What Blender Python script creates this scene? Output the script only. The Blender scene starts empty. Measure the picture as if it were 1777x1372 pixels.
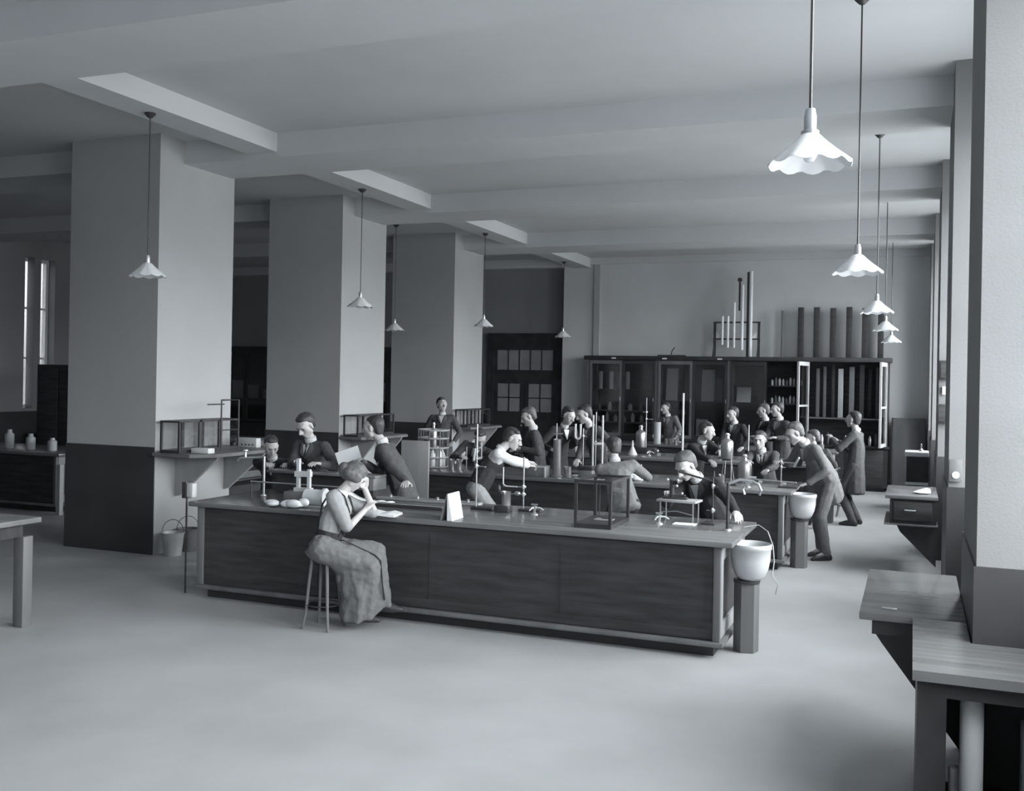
import bpy, bmesh, math, random
from mathutils import Vector, Matrix
random.seed(7)
sc = bpy.context.scene
COL = sc.collection
PI = math.pi

# ---------------------------------------------------------------- camera, sky, daylight, exposure
cam_data = bpy.data.cameras.new('camera')
cam_data.sensor_width = 36.0
cam_data.lens = 1748.0 / 1777.0 * 36.0
cam_data.shift_y = -28.0 / 1777.0
cam_data.clip_start = 0.05
camera = bpy.data.objects.new('camera', cam_data)
COL.objects.link(camera)
camera.matrix_world = (Matrix.Translation((0, 0, 2.15)) @ Matrix.Rotation(math.radians(21.7), 4, 'Z')
                       @ Matrix.Rotation(math.radians(90), 4, 'X') @ Matrix.Rotation(math.radians(1.05), 4, 'Z'))
sc.camera = camera
sc.view_settings.view_transform = 'Standard'
sc.view_settings.look = 'None'
sc.view_settings.gamma = 1.0
sc.view_settings.use_curve_mapping = False
sc.view_settings.exposure = -0.06
world = bpy.data.worlds.new('overcast_sky')
sc.world = world
world.use_nodes = True
_nt = world.node_tree
_tc = _nt.nodes.new('ShaderNodeTexCoord'); _sx = _nt.nodes.new('ShaderNodeSeparateXYZ'); _rp = _nt.nodes.new('ShaderNodeValToRGB')
_nt.links.new(_tc.outputs['Generated'], _sx.inputs[0]); _nt.links.new(_sx.outputs['Z'], _rp.inputs[0])
_rp.color_ramp.elements[0].position = 0.0; _rp.color_ramp.elements[0].color = (0.30, 0.31, 0.315, 1)   # ground and buildings below the skyline
_rp.color_ramp.elements[1].position = 0.10; _rp.color_ramp.elements[1].color = (0.95, 0.98, 1.0, 1)    # overcast sky
_nt.links.new(_rp.outputs[0], _nt.nodes['Background'].inputs[0])
_nt.nodes['Background'].inputs[1].default_value = 25.0
sc.cycles.max_bounces = 10
sc.cycles.diffuse_bounces = 6
sc.cycles.transparent_max_bounces = 16
sc.cycles.sample_clamp_indirect = 4.0
sc.cycles.caustics_reflective = False
sc.cycles.caustics_refractive = False
WIN_BAYS = [(-3.6, -2.95), (-1.7, 1.2), (2.45, 5.35), (6.6, 9.5), (10.75, 13.6), (14.85, 17.75), (19.0, 21.4)]
def portal(x, y0, y1, z0, z1, sx):
    L = bpy.data.lights.new('daylight_opening', 'AREA'); L.shape = 'RECTANGLE'
    L.size = y1 - y0; L.size_y = z1 - z0
    L.cycles.is_portal = True
    o = bpy.data.objects.new('daylight_opening', L); COL.objects.link(o)
    # area light shines along local -Z
    o.matrix_world = Matrix.Translation((x, (y0 + y1) / 2, (z0 + z1) / 2)) @ (Matrix(((0, 0, -sx, 0), (1, 0, 0, 0), (0, 1, 0, 0), (0, 0, 0, 1))) if sx > 0 else Matrix(((0, 0, -sx, 0), (-1, 0, 0, 0), (0, 1, 0, 0), (0, 0, 0, 1))))
for a, b in WIN_BAYS[1:]:
    portal(0.97, a + 0.1, b - 0.1, 1.3, 4.4, -1)
portal(-17.4, 15.9, 16.7, 1.4, 4.5, 1)

# ---------------------------------------------------------------- materials
MATS = {}
def mat(name, g, rough=0.7, spec=0.3, metal=0.0, noise=0.12, nscale=6.0, bump=0.0, bscale=60.0, stretch=None, tint=(0.965, 0.995, 1.02)):
    if name in MATS: return MATS[name]
    m = bpy.data.materials.new(name); m.use_nodes = True
    nt = m.node_tree; b = nt.nodes['Principled BSDF']
    b.inputs['Roughness'].default_value = rough
    b.inputs['Specular IOR Level'].default_value = spec
    b.inputs['Metallic'].default_value = metal
    tc = nt.nodes.new('ShaderNodeTexCoord')
    mp = nt.nodes.new('ShaderNodeMapping'); nt.links.new(tc.outputs['Object'], mp.inputs[0])
    if stretch: mp.inputs['Scale'].default_value = stretch
    nz = nt.nodes.new('ShaderNodeTexNoise'); nz.inputs['Scale'].default_value = nscale; nz.inputs['Detail'].default_value = 5
    nt.links.new(mp.outputs[0], nz.inputs['Vector'])
    r = nt.nodes.new('ShaderNodeValToRGB')
    lo, hi = g * (1 - noise), g * (1 + noise)
    r.color_ramp.elements[0].position = 0.3; r.color_ramp.elements[1].position = 0.7
    r.color_ramp.elements[0].color = (lo * tint[0], lo * tint[1], lo * tint[2], 1)
    r.color_ramp.elements[1].color = (hi * tint[0], hi * tint[1], hi * tint[2], 1)
    nt.links.new(nz.outputs[0], r.inputs[0]); nt.links.new(r.outputs[0], b.inputs['Base Color'])
    if bump:
        nb = nt.nodes.new('ShaderNodeTexNoise'); nb.inputs['Scale'].default_value = bscale
        nt.links.new(mp.outputs[0], nb.inputs['Vector'])
        bp = nt.nodes.new('ShaderNodeBump'); bp.inputs['Strength'].default_value = bump; bp.inputs['Distance'].default_value = 0.01
        nt.links.new(nb.outputs[0], bp.inputs['Height']); nt.links.new(bp.outputs[0], b.inputs['Normal'])
    MATS[name] = m
    return m
def glass_mat(name, g=0.9, mix=0.12, rough=0.05, fr=0.6):
    m = bpy.data.materials.new(name); m.use_nodes = True
    nt = m.node_tree; nt.nodes.clear()
    out = nt.nodes.new('ShaderNodeOutputMaterial'); mx = nt.nodes.new('ShaderNodeMixShader')
    tr = nt.nodes.new('ShaderNodeBsdfTransparent'); tr.inputs[0].default_value = (g, g, g, 1)
    gl = nt.nodes.new('ShaderNodeBsdfGlossy'); gl.inputs['Roughness'].default_value = rough
    lw = nt.nodes.new('ShaderNodeLayerWeight'); lw.inputs[0].default_value = 0.35
    mt = nt.nodes.new('ShaderNodeMath'); mt.operation = 'MULTIPLY_ADD'; mt.inputs[1].default_value = fr; mt.inputs[2].default_value = mix
    nt.links.new(lw.outputs['Fresnel'], mt.inputs[0]); nt.links.new(mt.outputs[0], mx.inputs[0])
    nt.links.new(tr.outputs[0], mx.inputs[1]); nt.links.new(gl.outputs[0], mx.inputs[2]); nt.links.new(mx.outputs[0], out.inputs[0])
    MATS[name] = m
    return m
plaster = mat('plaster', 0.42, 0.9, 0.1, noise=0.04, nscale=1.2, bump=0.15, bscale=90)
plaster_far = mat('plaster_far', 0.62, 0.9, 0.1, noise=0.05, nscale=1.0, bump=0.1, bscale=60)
pier_plaster_dimmed = mat('pier_plaster_dimmed', 0.21, 0.9, 0.1, noise=0.04, nscale=1.2, bump=0.15, bscale=90)  # plaster colour darkened to tone down the window light on the piers
ceil_m = mat('ceiling_paint', 0.58, 0.9, 0.1, noise=0.04, nscale=0.8)
dado_m = mat('dado_paint', 0.05, 0.45, 0.3, noise=0.15, nscale=2)
floor_m = mat('floor_boards', 0.43, 0.5, 0.3, noise=0.1, nscale=1.1, bump=0.05, bscale=30)
darkwood = mat('dark_wood', 0.042, 0.42, 0.35, noise=0.3, nscale=3, stretch=(1, 6, 1))
frontwood = mat('bench_front_wood', 0.048, 0.5, 0.3, noise=0.3, nscale=4, stretch=(0.6, 1, 5))
topwood = mat('bench_top_teak', 0.15, 0.22, 0.6, noise=0.25, nscale=2.5, stretch=(0.5, 6, 1))
midwood = mat('mid_wood', 0.15, 0.5, 0.3, noise=0.2, nscale=4, stretch=(1, 1, 0.2))
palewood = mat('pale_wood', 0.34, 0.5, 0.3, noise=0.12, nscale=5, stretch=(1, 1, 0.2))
boxwood = mat('boxwood', 0.5, 0.5, 0.3, noise=0.08)
white = mat('white_enamel', 0.72, 0.35, 0.5, noise=0.03)
paper = mat('paper', 0.78, 0.8, 0.1, noise=0.03)
stone = mat('stoneware', 0.55, 0.3, 0.5, noise=0.08, nscale=3)
iron = mat('dark_iron', 0.045, 0.4, 0.4, noise=0.2)
steel = mat('bright_steel', 0.6, 0.3, 0.5, metal=0.9, noise=0.08)
brass = mat('pale_brass', 0.7, 0.28, 0.5, metal=0.8, noise=0.1)
zinc = mat('galvanised_zinc', 0.5, 0.45, 0.4, metal=0.3, noise=0.12, nscale=9)
rubber = mat('rubber', 0.35, 0.6, 0.2)
blackpaint = mat('black_paint', 0.035, 0.35, 0.4)
opal = mat('opal_glass', 0.82, 0.3, 0.5, noise=0.02)
clear = glass_mat('clear_glass', 0.985, 0.0, 0.05, 0.22)
window_glass = glass_mat('window_glass', 0.97, 0.02, 0.05, 0.3)
cab_glass = glass_mat('cabinet_glass', 0.85, 0.03, 0.08)
frost = mat('obscured_glass', 0.30, 0.4, 0.4, noise=0.12, nscale=3)

# ---------------------------------------------------------------- mesh helpers
def basis(d):
    d = Vector(d).normalized()
    u = d.cross(Vector((0, 0, 1)))
    if u.length < 1e-4: u = Vector((1, 0, 0))
    u.normalize()
    return u, u.cross(d), d
class MB:
    def __init__(s): s.bm = bmesh.new()
    def box(s, x0, x1, y0, y1, z0, z1, bev=0.0, M=None):
        vs = [s.bm.verts.new((x, y, z)) for x in (x0, x1) for y in (y0, y1) for z in (z0, z1)]
        fs = [(0, 1, 3, 2), (4, 6, 7, 5), (0, 4, 5, 1), (2, 3, 7, 6), (0, 2, 6, 4), (1, 5, 7, 3)]
        faces = [s.bm.faces.new([vs[i] for i in f]) for f in fs]
        if bev:
            r = bmesh.ops.bevel(s.bm, geom=list({e for f in faces for e in f.edges}), offset=bev, segments=2, affect='EDGES', profile=0.5)
            vs = [v for v in {v for f in r['faces'] for v in f.verts}] if M is not None else vs
        if M is not None: bmesh.ops.transform(s.bm, matrix=M, verts=[v for v in vs if v.is_valid])
        return s
    def bar(s, p0, p1, w, h=None, up=(0, 0, 1)):
        p0, p1 = Vector(p0), Vector(p1); h = h or w
        d = (p1 - p0).normalized(); upv = Vector(up)
        if abs(d.dot(upv)) > 0.99: upv = Vector((0, 1, 0))
        u = d.cross(upv).normalized() * w / 2; v = u.cross(d).normalized() * h / 2
        q = [p0 - u - v, p0 + u - v, p0 + u + v, p0 - u + v, p1 - u - v, p1 + u - v, p1 + u + v, p1 - u + v]
        vs = [s.bm.verts.new(c) for c in q]
        for f in [(0, 3, 2, 1), (4, 5, 6, 7), (0, 1, 5, 4), (1, 2, 6, 5), (2, 3, 7, 6), (3, 0, 4, 7)]: s.bm.faces.new([vs[i] for i in f])
        return s
    def tube(s, pts, r, n=10, cap=True):
        pts = [Vector(p) for p in pts]; rs = r if isinstance(r, (list, tuple)) else [r] * len(pts)
        rings = []; u = None
        for i, p in enumerate(pts):
            d = (pts[min(i + 1, len(pts) - 1)] - pts[max(i - 1, 0)]).normalized()
            if u is None: u, v, _ = basis(d)
            else:
                u = (u - d * u.dot(d)).normalized()
            v = d.cross(u)
            rings.append([s.bm.verts.new(p + (u * math.cos(2 * PI * k / n) + v * math.sin(2 * PI * k / n)) * rs[i]) for k in range(n)])
        for a, b in zip(rings, rings[1:]):
            for k in range(n): s.bm.faces.new((a[k], a[(k + 1) % n], b[(k + 1) % n], b[k]))
        if cap: s.bm.faces.new(rings[0][::-1]); s.bm.faces.new(rings[-1])
        return s
    def lathe(s, prof, c=(0, 0, 0), n=24, cap0=False, cap1=False, scal=None, amp=0.0, lob=0, sq=(1, 1)):
        c = Vector(c); rings = []
        for j, (r, z) in enumerate(prof):
            rings.append([s.bm.verts.new(c + Vector((sq[0] * r * math.cos(2 * PI * k / n), sq[1] * r * math.sin(2 * PI * k / n),
                          z + (scal[j] * abs(math.sin(lob * PI * k / n)) if scal else 0)))) for k in range(n)])
        for a, b in zip(rings, rings[1:]):
            for k in range(n): s.bm.faces.new((a[k], a[(k + 1) % n], b[(k + 1) % n], b[k]))
        if cap0: s.bm.faces.new(rings[0][::-1])
        if cap1: s.bm.faces.new(rings[-1])
        return s
    def prism(s, poly, axis, a, b):
        # poly: 2D points in the two remaining axes (in xyz order), extruded along axis from a to b
        def P(p, t):
            return {'x': (t, p[0], p[1]), 'y': (p[0], t, p[1]), 'z': (p[0], p[1], t)}[axis]
        v0 = [s.bm.verts.new(P(p, a)) for p in poly]; v1 = [s.bm.verts.new(P(p, b)) for p in poly]
        n = len(poly); s.bm.faces.new(v0[::-1]); s.bm.faces.new(v1)
        for i in range(n): s.bm.faces.new((v0[i], v0[(i + 1) % n], v1[(i + 1) % n], v1[i]))
        return s
    def ell(s, c, r, seg=16, rings=10):
        c = Vector(c); r = (r, r, r) if isinstance(r, (int, float)) else r
        res = bmesh.ops.create_uvsphere(s.bm, u_segments=seg, v_segments=rings, radius=1)
        for v in res['verts']: v.co = Vector((v.co.x * r[0], v.co.y * r[1], v.co.z * r[2])) + c
        return s
    def hull(s, items, k=1):
        """convex hull of ellipsoids: items (centre, radius or (rx,ry,rz) [, 3x3 rotation])"""
        vs = []
        for it in items:
            c = Vector(it[0]); r = it[1]; r = (r, r, r) if isinstance(r, (int, float)) else r
            R = it[2] if len(it) > 2 else None
            for d in SPH:
                q = Vector((d.x * r[0], d.y * r[1], d.z * r[2]))
                if R is not None: q = R @ q
                vs.append(s.bm.verts.new(c + q))
        res = bmesh.ops.convex_hull(s.bm, input=vs, use_existing_faces=False)
        dead = {e for e in res['geom_interior'] + res['geom_unused'] if isinstance(e, bmesh.types.BMVert)}
        bmesh.ops.delete(s.bm, geom=[v for v in dead if v.is_valid], context='VERTS')
        return s
    def build(s, name, m, parent=None, smooth=35, loc=None, rz=0.0):
        bmesh.ops.recalc_face_normals(s.bm, faces=s.bm.faces)
        me = bpy.data.meshes.new(name); s.bm.to_mesh(me); s.bm.free()
        if smooth:
            me.polygons.foreach_set('use_smooth', [True] * len(me.polygons))
            me.set_sharp_from_angle(angle=math.radians(smooth))
        me.materials.append(m)
        o = bpy.data.objects.new(name, me); COL.objects.link(o)
        if parent is not None: o.parent = parent
        if loc is not None: o.location = loc
        if rz: o.rotation_euler = (0, 0, rz)
        return o
_t = bmesh.new(); bmesh.ops.create_icosphere(_t, subdivisions=2, radius=1); SPH = [v.co.copy() for v in _t.verts]; _t.free()

def thing(name, label, cat, loc=(0, 0, 0), rz=0.0, group=None):
    o = bpy.data.objects.new(name, None); COL.objects.link(o); o.empty_display_size = 0.1
    o.location = loc; o.rotation_euler = (0, 0, rz)
    return tag(o, label, cat, group)
def tag(o, label, cat, group=None):
    o['label'] = label; o['category'] = cat
    if group: o['group'] = group
    return o
def struct(name, mb, m, smooth=0, parent=None):
    o = mb.build(name, m, parent, smooth); o['kind'] = 'structure'; return o
def dup(root, loc, rz, label, group=None):
    r = root.copy(); COL.objects.link(r); r.location = loc; r.rotation_euler = (0, 0, rz); r['label'] = label
    if group: r['group'] = group
    for ch in list(root.children):
        c = ch.copy(); COL.objects.link(c); c.parent = r
        for g in list(ch.children):
            d = g.copy(); COL.objects.link(d); d.parent = c
    return r

# ---------------------------------------------------------------- the room
CEIL = 4.98; SOF = 4.70; XR = 0.30; YF = 22.3; XL = -17.4; YB = -3.6
PILY = [1.25, 5.4, 9.5, 13.6, 17.75]
struct('floor', MB().box(XL - 0.3, 1.3, YB - 0.3, 23.2, -0.2, 0), floor_m)
struct('ceiling', MB().box(XL - 0.3, 1.3, YB - 0.3, 23.2, CEIL, CEIL + 0.3), ceil_m)
struct('wall_back', MB().box(XL - 0.3, 1.3, YB - 0.3, YB, 0, CEIL), plaster_far)
# far wall: right part stands a little forward of the left part
aisle_shade = mat('aisle_wall_shade', 0.30, 0.9, 0.1, noise=0.06, nscale=1.0)  # wall colour darkened to put the left aisle's shade into it
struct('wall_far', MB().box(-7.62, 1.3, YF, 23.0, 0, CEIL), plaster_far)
struct('wall_far_aisle', MB().box(XL - 0.3, -7.62, YF + 0.35, 23.0, 0, CEIL), aisle_shade)
struct('trim_1', MB().box(-7.62, XR, YF - 0.06, YF, CEIL - 0.15, CEIL), ceil_m)
struct('trim_2', MB().box(-6.86, -6.72, YF - 0.05, YF, 0, CEIL - 0.15), plaster)
struct('trim_3', MB().box(-7.62, XR, YF - 0.006, YF, 4.10, 4.112), plaster_far)
struct('baseboard_far', MB().box(XL, -9.7, YF + 0.33, YF + 0.36, 0, 1.29).box(-7.62, -6.9, YF - 0.012, YF, 0, 1.29), dado_m)
# left wall with one tall window
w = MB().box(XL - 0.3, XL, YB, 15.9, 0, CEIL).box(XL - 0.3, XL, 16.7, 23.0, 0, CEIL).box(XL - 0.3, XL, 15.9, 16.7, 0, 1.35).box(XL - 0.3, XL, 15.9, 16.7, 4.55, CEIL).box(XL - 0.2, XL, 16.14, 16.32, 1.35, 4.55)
struct('wall_left', w, aisle_shade)
struct('baseboard_left', MB().box(XL, XL + 0.012, YB, 22.6, 0, 1.29), dado_m)
dim_glass = glass_mat('dimmed_glass', 0.30, 0.05, 0.2, 0.3)  # dark tint put into the pane to dim this window's light
def window(n, x, y0, y1, z0, z1, sx, cols=3, rows=4, gm=None):
    fr = MB(); t = 0.05
    fr.box(x - t, x + t, y0, y0 + 0.07, z0, z1).box(x - t, x + t, y1 - 0.07, y1, z0, z1).box(x - t, x + t, y0 + .07, y1 - .07, z0, z0 + 0.08).box(x - t, x + t, y0 + .07, y1 - .07, z1 - 0.07, z1)
    for i in range(1, cols):
        yy = y0 + (y1 - y0) * i / cols; fr.box(x - 0.03, x + 0.03, yy - 0.025, yy + 0.025, z0 + .08, z1 - .07)
    for j in range(1, rows):
        zz = z0 + (z1 - z0) * j / rows; fr.box(x - 0.025, x + 0.025, y0 + .07, y1 - .07, zz - 0.02, zz + 0.02)
    o = struct('window_%d' % n, fr, white)
    g = MB().box(x - 0.004, x + 0.004, y0 + 0.06, y1 - 0.06, z0 + 0.06, z1 - 0.06).build('window_pane', gm or window_glass, o, 0)
    return o
window(1, XL - 0.24, 15.9, 16.7, 1.35, 4.55, 1, 2, 3, dim_glass)
# window wall: piers stand out at X=0.3, windows sit back at X=0.95
w = MB().box(0.95, 1.3, YB, 23.0, CEIL - 0.5, CEIL)
edges = [YB] + [v for b in WIN_BAYS[1:] for v in b] + [23.0]
for k in range(0, len(edges), 2):
    w.box(0.95, 1.3, edges[k], edges[k + 1], 0, CEIL - 0.5)
for a, b in WIN_BAYS[1:]: w.box(0.95, 1.3, a, b, 0, 1.25)
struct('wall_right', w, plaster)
for k, (a, b) in enumerate(WIN_BAYS[1:]):
    window(2 + k, 1.0, a, b, 1.25, CEIL - 0.5, -1, 3, 4)
    struct('trim_%d' % (10 + k), MB().box(0.80, 0.95, a, b, 1.21, 1.25).box(0.9, 0.95, a, b, 0, 1.21), midwood)
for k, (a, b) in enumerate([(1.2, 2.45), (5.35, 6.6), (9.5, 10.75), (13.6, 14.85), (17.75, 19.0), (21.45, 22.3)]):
    struct('wall_pier_right_%d' % (k + 1), MB().box(XR, 0.95, a, b, 0, CEIL), pier_plaster_dimmed)
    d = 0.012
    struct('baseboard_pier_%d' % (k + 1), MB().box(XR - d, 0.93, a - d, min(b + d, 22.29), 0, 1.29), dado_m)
# free-standing pillars with dark dado
PX0, PX1 = -9.66, -8.30
for k, y in enumerate(PILY):
    struct('wall_pillar_%d' % (k + 1), MB().box(PX0, PX1, y, y + 1.40, 0, CEIL), plaster)
    d = 0.012
    # dado painted on the three sides away from the windows; the window side is left light
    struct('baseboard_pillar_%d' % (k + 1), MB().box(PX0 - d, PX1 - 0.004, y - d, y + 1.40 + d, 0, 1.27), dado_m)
# beams
for k, y in enumerate([-2.5, 1.65, 5.8, 9.92, 13.97, 18.15]):
    struct('ceiling_beam_%d' % (k + 1), MB().box(XL, 0.95, y, y + 0.93, SOF, CEIL), ceil_m)
struct('ceiling_beam_7', MB().box(-7.38, -6.96, YB, YF, 4.76, CEIL), ceil_m)
struct('ceiling_beam_8', MB().box(XL, -7.62, 22.2, YF + .36, 4.78, CEIL), ceil_m)

# ---------------------------------------------------------------- doors and cupboards on the far wall
# glazed double door in the recess
dr = MB()
X0, X1, YD = -9.62, -7.66, YF + 0.33
dr.box(X0, X0 + 0.17, YD - 0.1, YD, 0, 3.26).box(X1 - 0.2, X1, YD - 0.1, YD, 0, 3.26).box(X0 + .17, X1 - .2, YD - 0.1, YD, 2.86, 3.26).box(X0 + .17, X1 - .2, YD - 0.08, YD, 2.12, 2.38)
door = struct('door_1', dr, darkwood)
for sx in (0, 1):
    a = X0 + 0.17 + sx * 0.80; b = a + 0.79
    lf = MB().box(a, a + 0.1, YD - 0.07, YD - 0.02, 0.02, 2.12).box(b - 0.1, b, YD - 0.07, YD - 0.02, 0.02, 2.12).box(a + .1, b - .1, YD - 0.07, YD - 0.02, 0.02, 1.38).box(a + .1, b - .1, YD - 0.07, YD - 0.02, 2.05, 2.12)
    lf.box((a + b) / 2 - 0.012, (a + b) / 2 + 0.012, YD - 0.065, YD - 0.03, 1.38, 2.05).box(a + .1, b - .1, YD - 0.065, YD - 0.03, 1.70, 1.725)
    leaf = lf.build('door_leaf', darkwood, door, 0)
    MB().box(a + .09, b - .09, YD - 0.05, YD - 0.045, 1.37, 2.06).build('pane', frost, leaf, 0)
    MB().ell(((b - 0.05) if sx == 0 else (a + 0.05), YD - 0.1, 1.05), 0.025).build('door_knob', brass, leaf)
tr_ = MB().box(X0 + .17, X0 + .25, YD - 0.07, YD - .02, 2.38, 2.86).box(X1 - .28, X1 - .2, YD - 0.07, YD - .02, 2.38, 2.86)
for i in range(1, 5): tr_.box(X0 + .25 + 1.43 * i / 5 - 0.01, X0 + .25 + 1.43 * i / 5 + 0.01, YD - 0.065, YD - 0.03, 2.38, 2.86)
fl = tr_.build('transom_light', darkwood, door, 0)
MB().box(X0 + .2, X1 - .25, YD - 0.05, YD - 0.045, 2.38, 2.86).build('pane', frost, fl, 0)

# dark glazed cupboards along the far wall in the left aisle
def aisle_cupboard(x0, x1, label, h=2.83):
    t = thing('cupboard', label, 'cupboard', ((x0 + x1) / 2, 22.35, 0), 0, 'dark cupboards in the left aisle')
    w = (x1 - x0) / 2
    MB().box(-w, w, -0.25, 0.25, 0, 0.9).box(-w, -w + 0.04, -.25, .25, .9, h).box(w - 0.04, w, -.25, .25, .9, h).box(-w + .04, w - .04, .22, .25, .9, h).box(-w - .03, w + .03, -.28, .27, h, h + .06).build('carcass', darkwood, t, 0)
    MB().box(-w + .04, w - .04, -.2, .2, 1.5, 1.53).box(-w + .04, w - .04, -.2, .2, 2.1, 2.13).build('shelf', darkwood, t, 0)
    for s in (-1, 1):
        a, b = (-w + .04, -0.005) if s < 0 else (0.005, w - .04)
        d = MB().box(a, a + .06, -.27, -.24, .92, h).box(b - .06, b, -.27, -.24, .92, h).box(a + .06, b - .06, -.27, -.24, .92, .99).box(a + .06, b - .06, -.27, -.24, h - .07, h).build('door', darkwood, t, 0)
        MB().box(a + .05, b - .05, -.257, -.253, .98, h - .06).build('pane', cab_glass, d, 0)
    for k in range(3):
        MB().box(-w + .15 + k * .5, -w + .5 + k * .5, .1, .14, 1.53, 2.0 - .12 * k).build('chart', plaster_far, t, 0)
    return t
aisle_cupboard(-17.2, -15.5, 'dark glazed cupboard seen just right of the nearest pillar')
aisle_cupboard(-12.9, -11.2, 'dark glazed cupboard seen in the narrow gap between the two farther pillars')
t = thing('tall_cupboard', 'tall plain dark cupboard standing left of the nearest pillar', 'cupboard', (-14.75, 14.6, 0))
MB().box(-.55, .55, -.3, .3, 0, 2.27, .01).build('carcass', darkwood, t, 30)
MB().box(-.5, -.01, -.325, -.3, .1, 2.2, .005).build('door', frontwood, t, 30)
MB().box(.01, .5, -.325, -.3, .1, 2.2, .005).build('door', frontwood, t, 30)

# ---------------------------------------------------------------- laboratory benches
def bench(x0, x1, y0, y1, h, label, drawers=False, seed=0):
    cx, cy = (x0 + x1) / 2, (y0 + y1) / 2; w, d = (x1 - x0) / 2, (y1 - y0) / 2
    t = thing('laboratory_bench', label, 'bench', (cx, cy, 0), 0, 'long laboratory benches')
    MB().box(-w, w, -d, d, h - 0.045, h, 0.008).build('worktop', topwood, t, 30)
    W, D = w - 0.115, d - 0.07
    MB().box(-W, W, -D, D, 0.13, h - 0.045).build('body', frontwood, t, 0)
    MB().box(-W - 0.05, W + 0.05, -D - 0.05, D + 0.05, 0.09, 0.13, 0.01).build('base_moulding', midwood, t, 30)
    MB().box(-W + 0.04, W - 0.04, -D + 0.05, D - 0.05, 0.0, 0.09).build('plinth', blackpaint, t, 0)
    for s in (-1, 1):
        for u in (-1, 1):
            MB().box(s * W - 0.035, s * W + 0.035 if s < 0 else s * W + 0.02, u * D - 0.03, u * D + 0.03, 0.13, h - 0.045, 0.004).build('corner_post', midwood, t, 30)
    # framed end panels
    for s in (-1, 1):
        xe = s * W
        a, b = (xe, xe + 0.016) if s > 0 else (xe - 0.016, xe)
        MB().box(a, b, -D + .03, -D + .14, .14, h - .05).box(a, b, D - .14, D - .03, .14, h - .05).box(a, b, -D + .14, D - .14, .14, .26).box(a, b, -D + .14, D - .14, h - .17, h - .05).build('end_frame', palewood if s > 0 else midwood, t, 0)  # window-side end paler: the light falling on it is put into the wood colour
    # faint framing of the long front
    f = MB(); n = max(2, round(2 * W / 1.15))
    for i in range(n + 1):
        xx = -W + .06 + (2 * W - .12) * i / n; f.box(xx - .035, xx + .035, -D - 0.008, -D, .14, h - .06)
    for i in range(n):
        xa = -W + .06 + (2 * W - .12) * i / n + .035; xb = -W + .06 + (2 * W - .12) * (i + 1) / n - .035
        f.box(xa, xb, -D - 0.008, -D, .14, .22).box(xa, xb, -D - .008, -D, h - .15, h - .06)
    f.build('front_frame', frontwood, t, 0)
    return t
bench(-6.45, -1.27, 7.85, 9.15, .92, 'nearest long dark laboratory bench with the seated woman at its front')
bench(-6.28, -1.27, 11.9, 13.2, .92, 'second long dark bench, crowded with bottles and students behind the nearest one')
bench(-6.28, -1.27, 15.95, 17.25, .92, 'third long dark bench, behind the second one, with the tall white rod on it')
bench(-6.28, -1.27, 19.45, 20.35, .92, 'farthest long bench, in front of the big glazed cabinet')
bench(-16.8, -11.95, 15.9, 17.1, .90, 'farther dark bench in the left aisle, seen between the first two pillars')
bench(-17.0, -11.95, 11.6, 12.9, .90, 'dark bench in the left aisle, seen beyond the nearest pillar')

# ---------------------------------------------------------------- stoneware sinks on pedestals
def sink(y, label, plabel):
    t = tag(MB().lathe([(0.07, 0.0), (0.088, 0.0), (0.118, 0.035), (0.142, 0.09), (0.156, 0.16), (0.160, 0.245), (0.167, 0.25), (0.167, 0.285), (0.160, 0.29), (0.150, 0.28), (0.15, 0.18), (0.12, 0.08), (0.0, 0.05)], n=40, cap0=True).build('sink_basin', stone, None, 60, (-1.19, y, 0.578)), label, 'sink', 'stoneware sinks at the bench ends')
    p = thing('sink_pedestal', plabel, 'pedestal', (-1.215, y, 0), 0.15, 'sink pedestals')
    r = 0.10
    MB().prism([(r * math.cos(PI / 3 * k + .1), r * math.sin(PI / 3 * k + .1)) for k in range(6)], 'z', 0.0, 0.56).build('shaft', midwood, p, 20)
    MB().lathe([(0.0, .555), (.105, .555), (.105, .576), (0.0, .577)], n=24).build('cap', iron, p, 40)
    return t
sink(8.25, 'nearest big white stoneware sink at the right end of the front bench', 'six-sided wooden pedestal under the nearest sink')
sink(12.3, 'white stoneware sink at the right end of the second bench, beside the bending man', 'six-sided wooden pedestal under the sink of the second bench')
sink(16.5, 'white stoneware sink at the right end of the third bench, behind the bending man', 'six-sided wooden pedestal under the sink of the third bench')
tag(MB().tube([(-1.32, 8.72, .926), (-1.20, 8.78, .945), (-1.12, 8.74, .90), (-1.06, 8.62, .80), (-1.04, 8.55, .68), (-1.05, 8.52, .58), (-1.0, 8.5, .50), (-1.02, 8.52, .42)], .005, 6).build('rubber_tubing', rubber, None, 60), 'thin tubing looping down behind the nearest sink', 'tubing')

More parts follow.
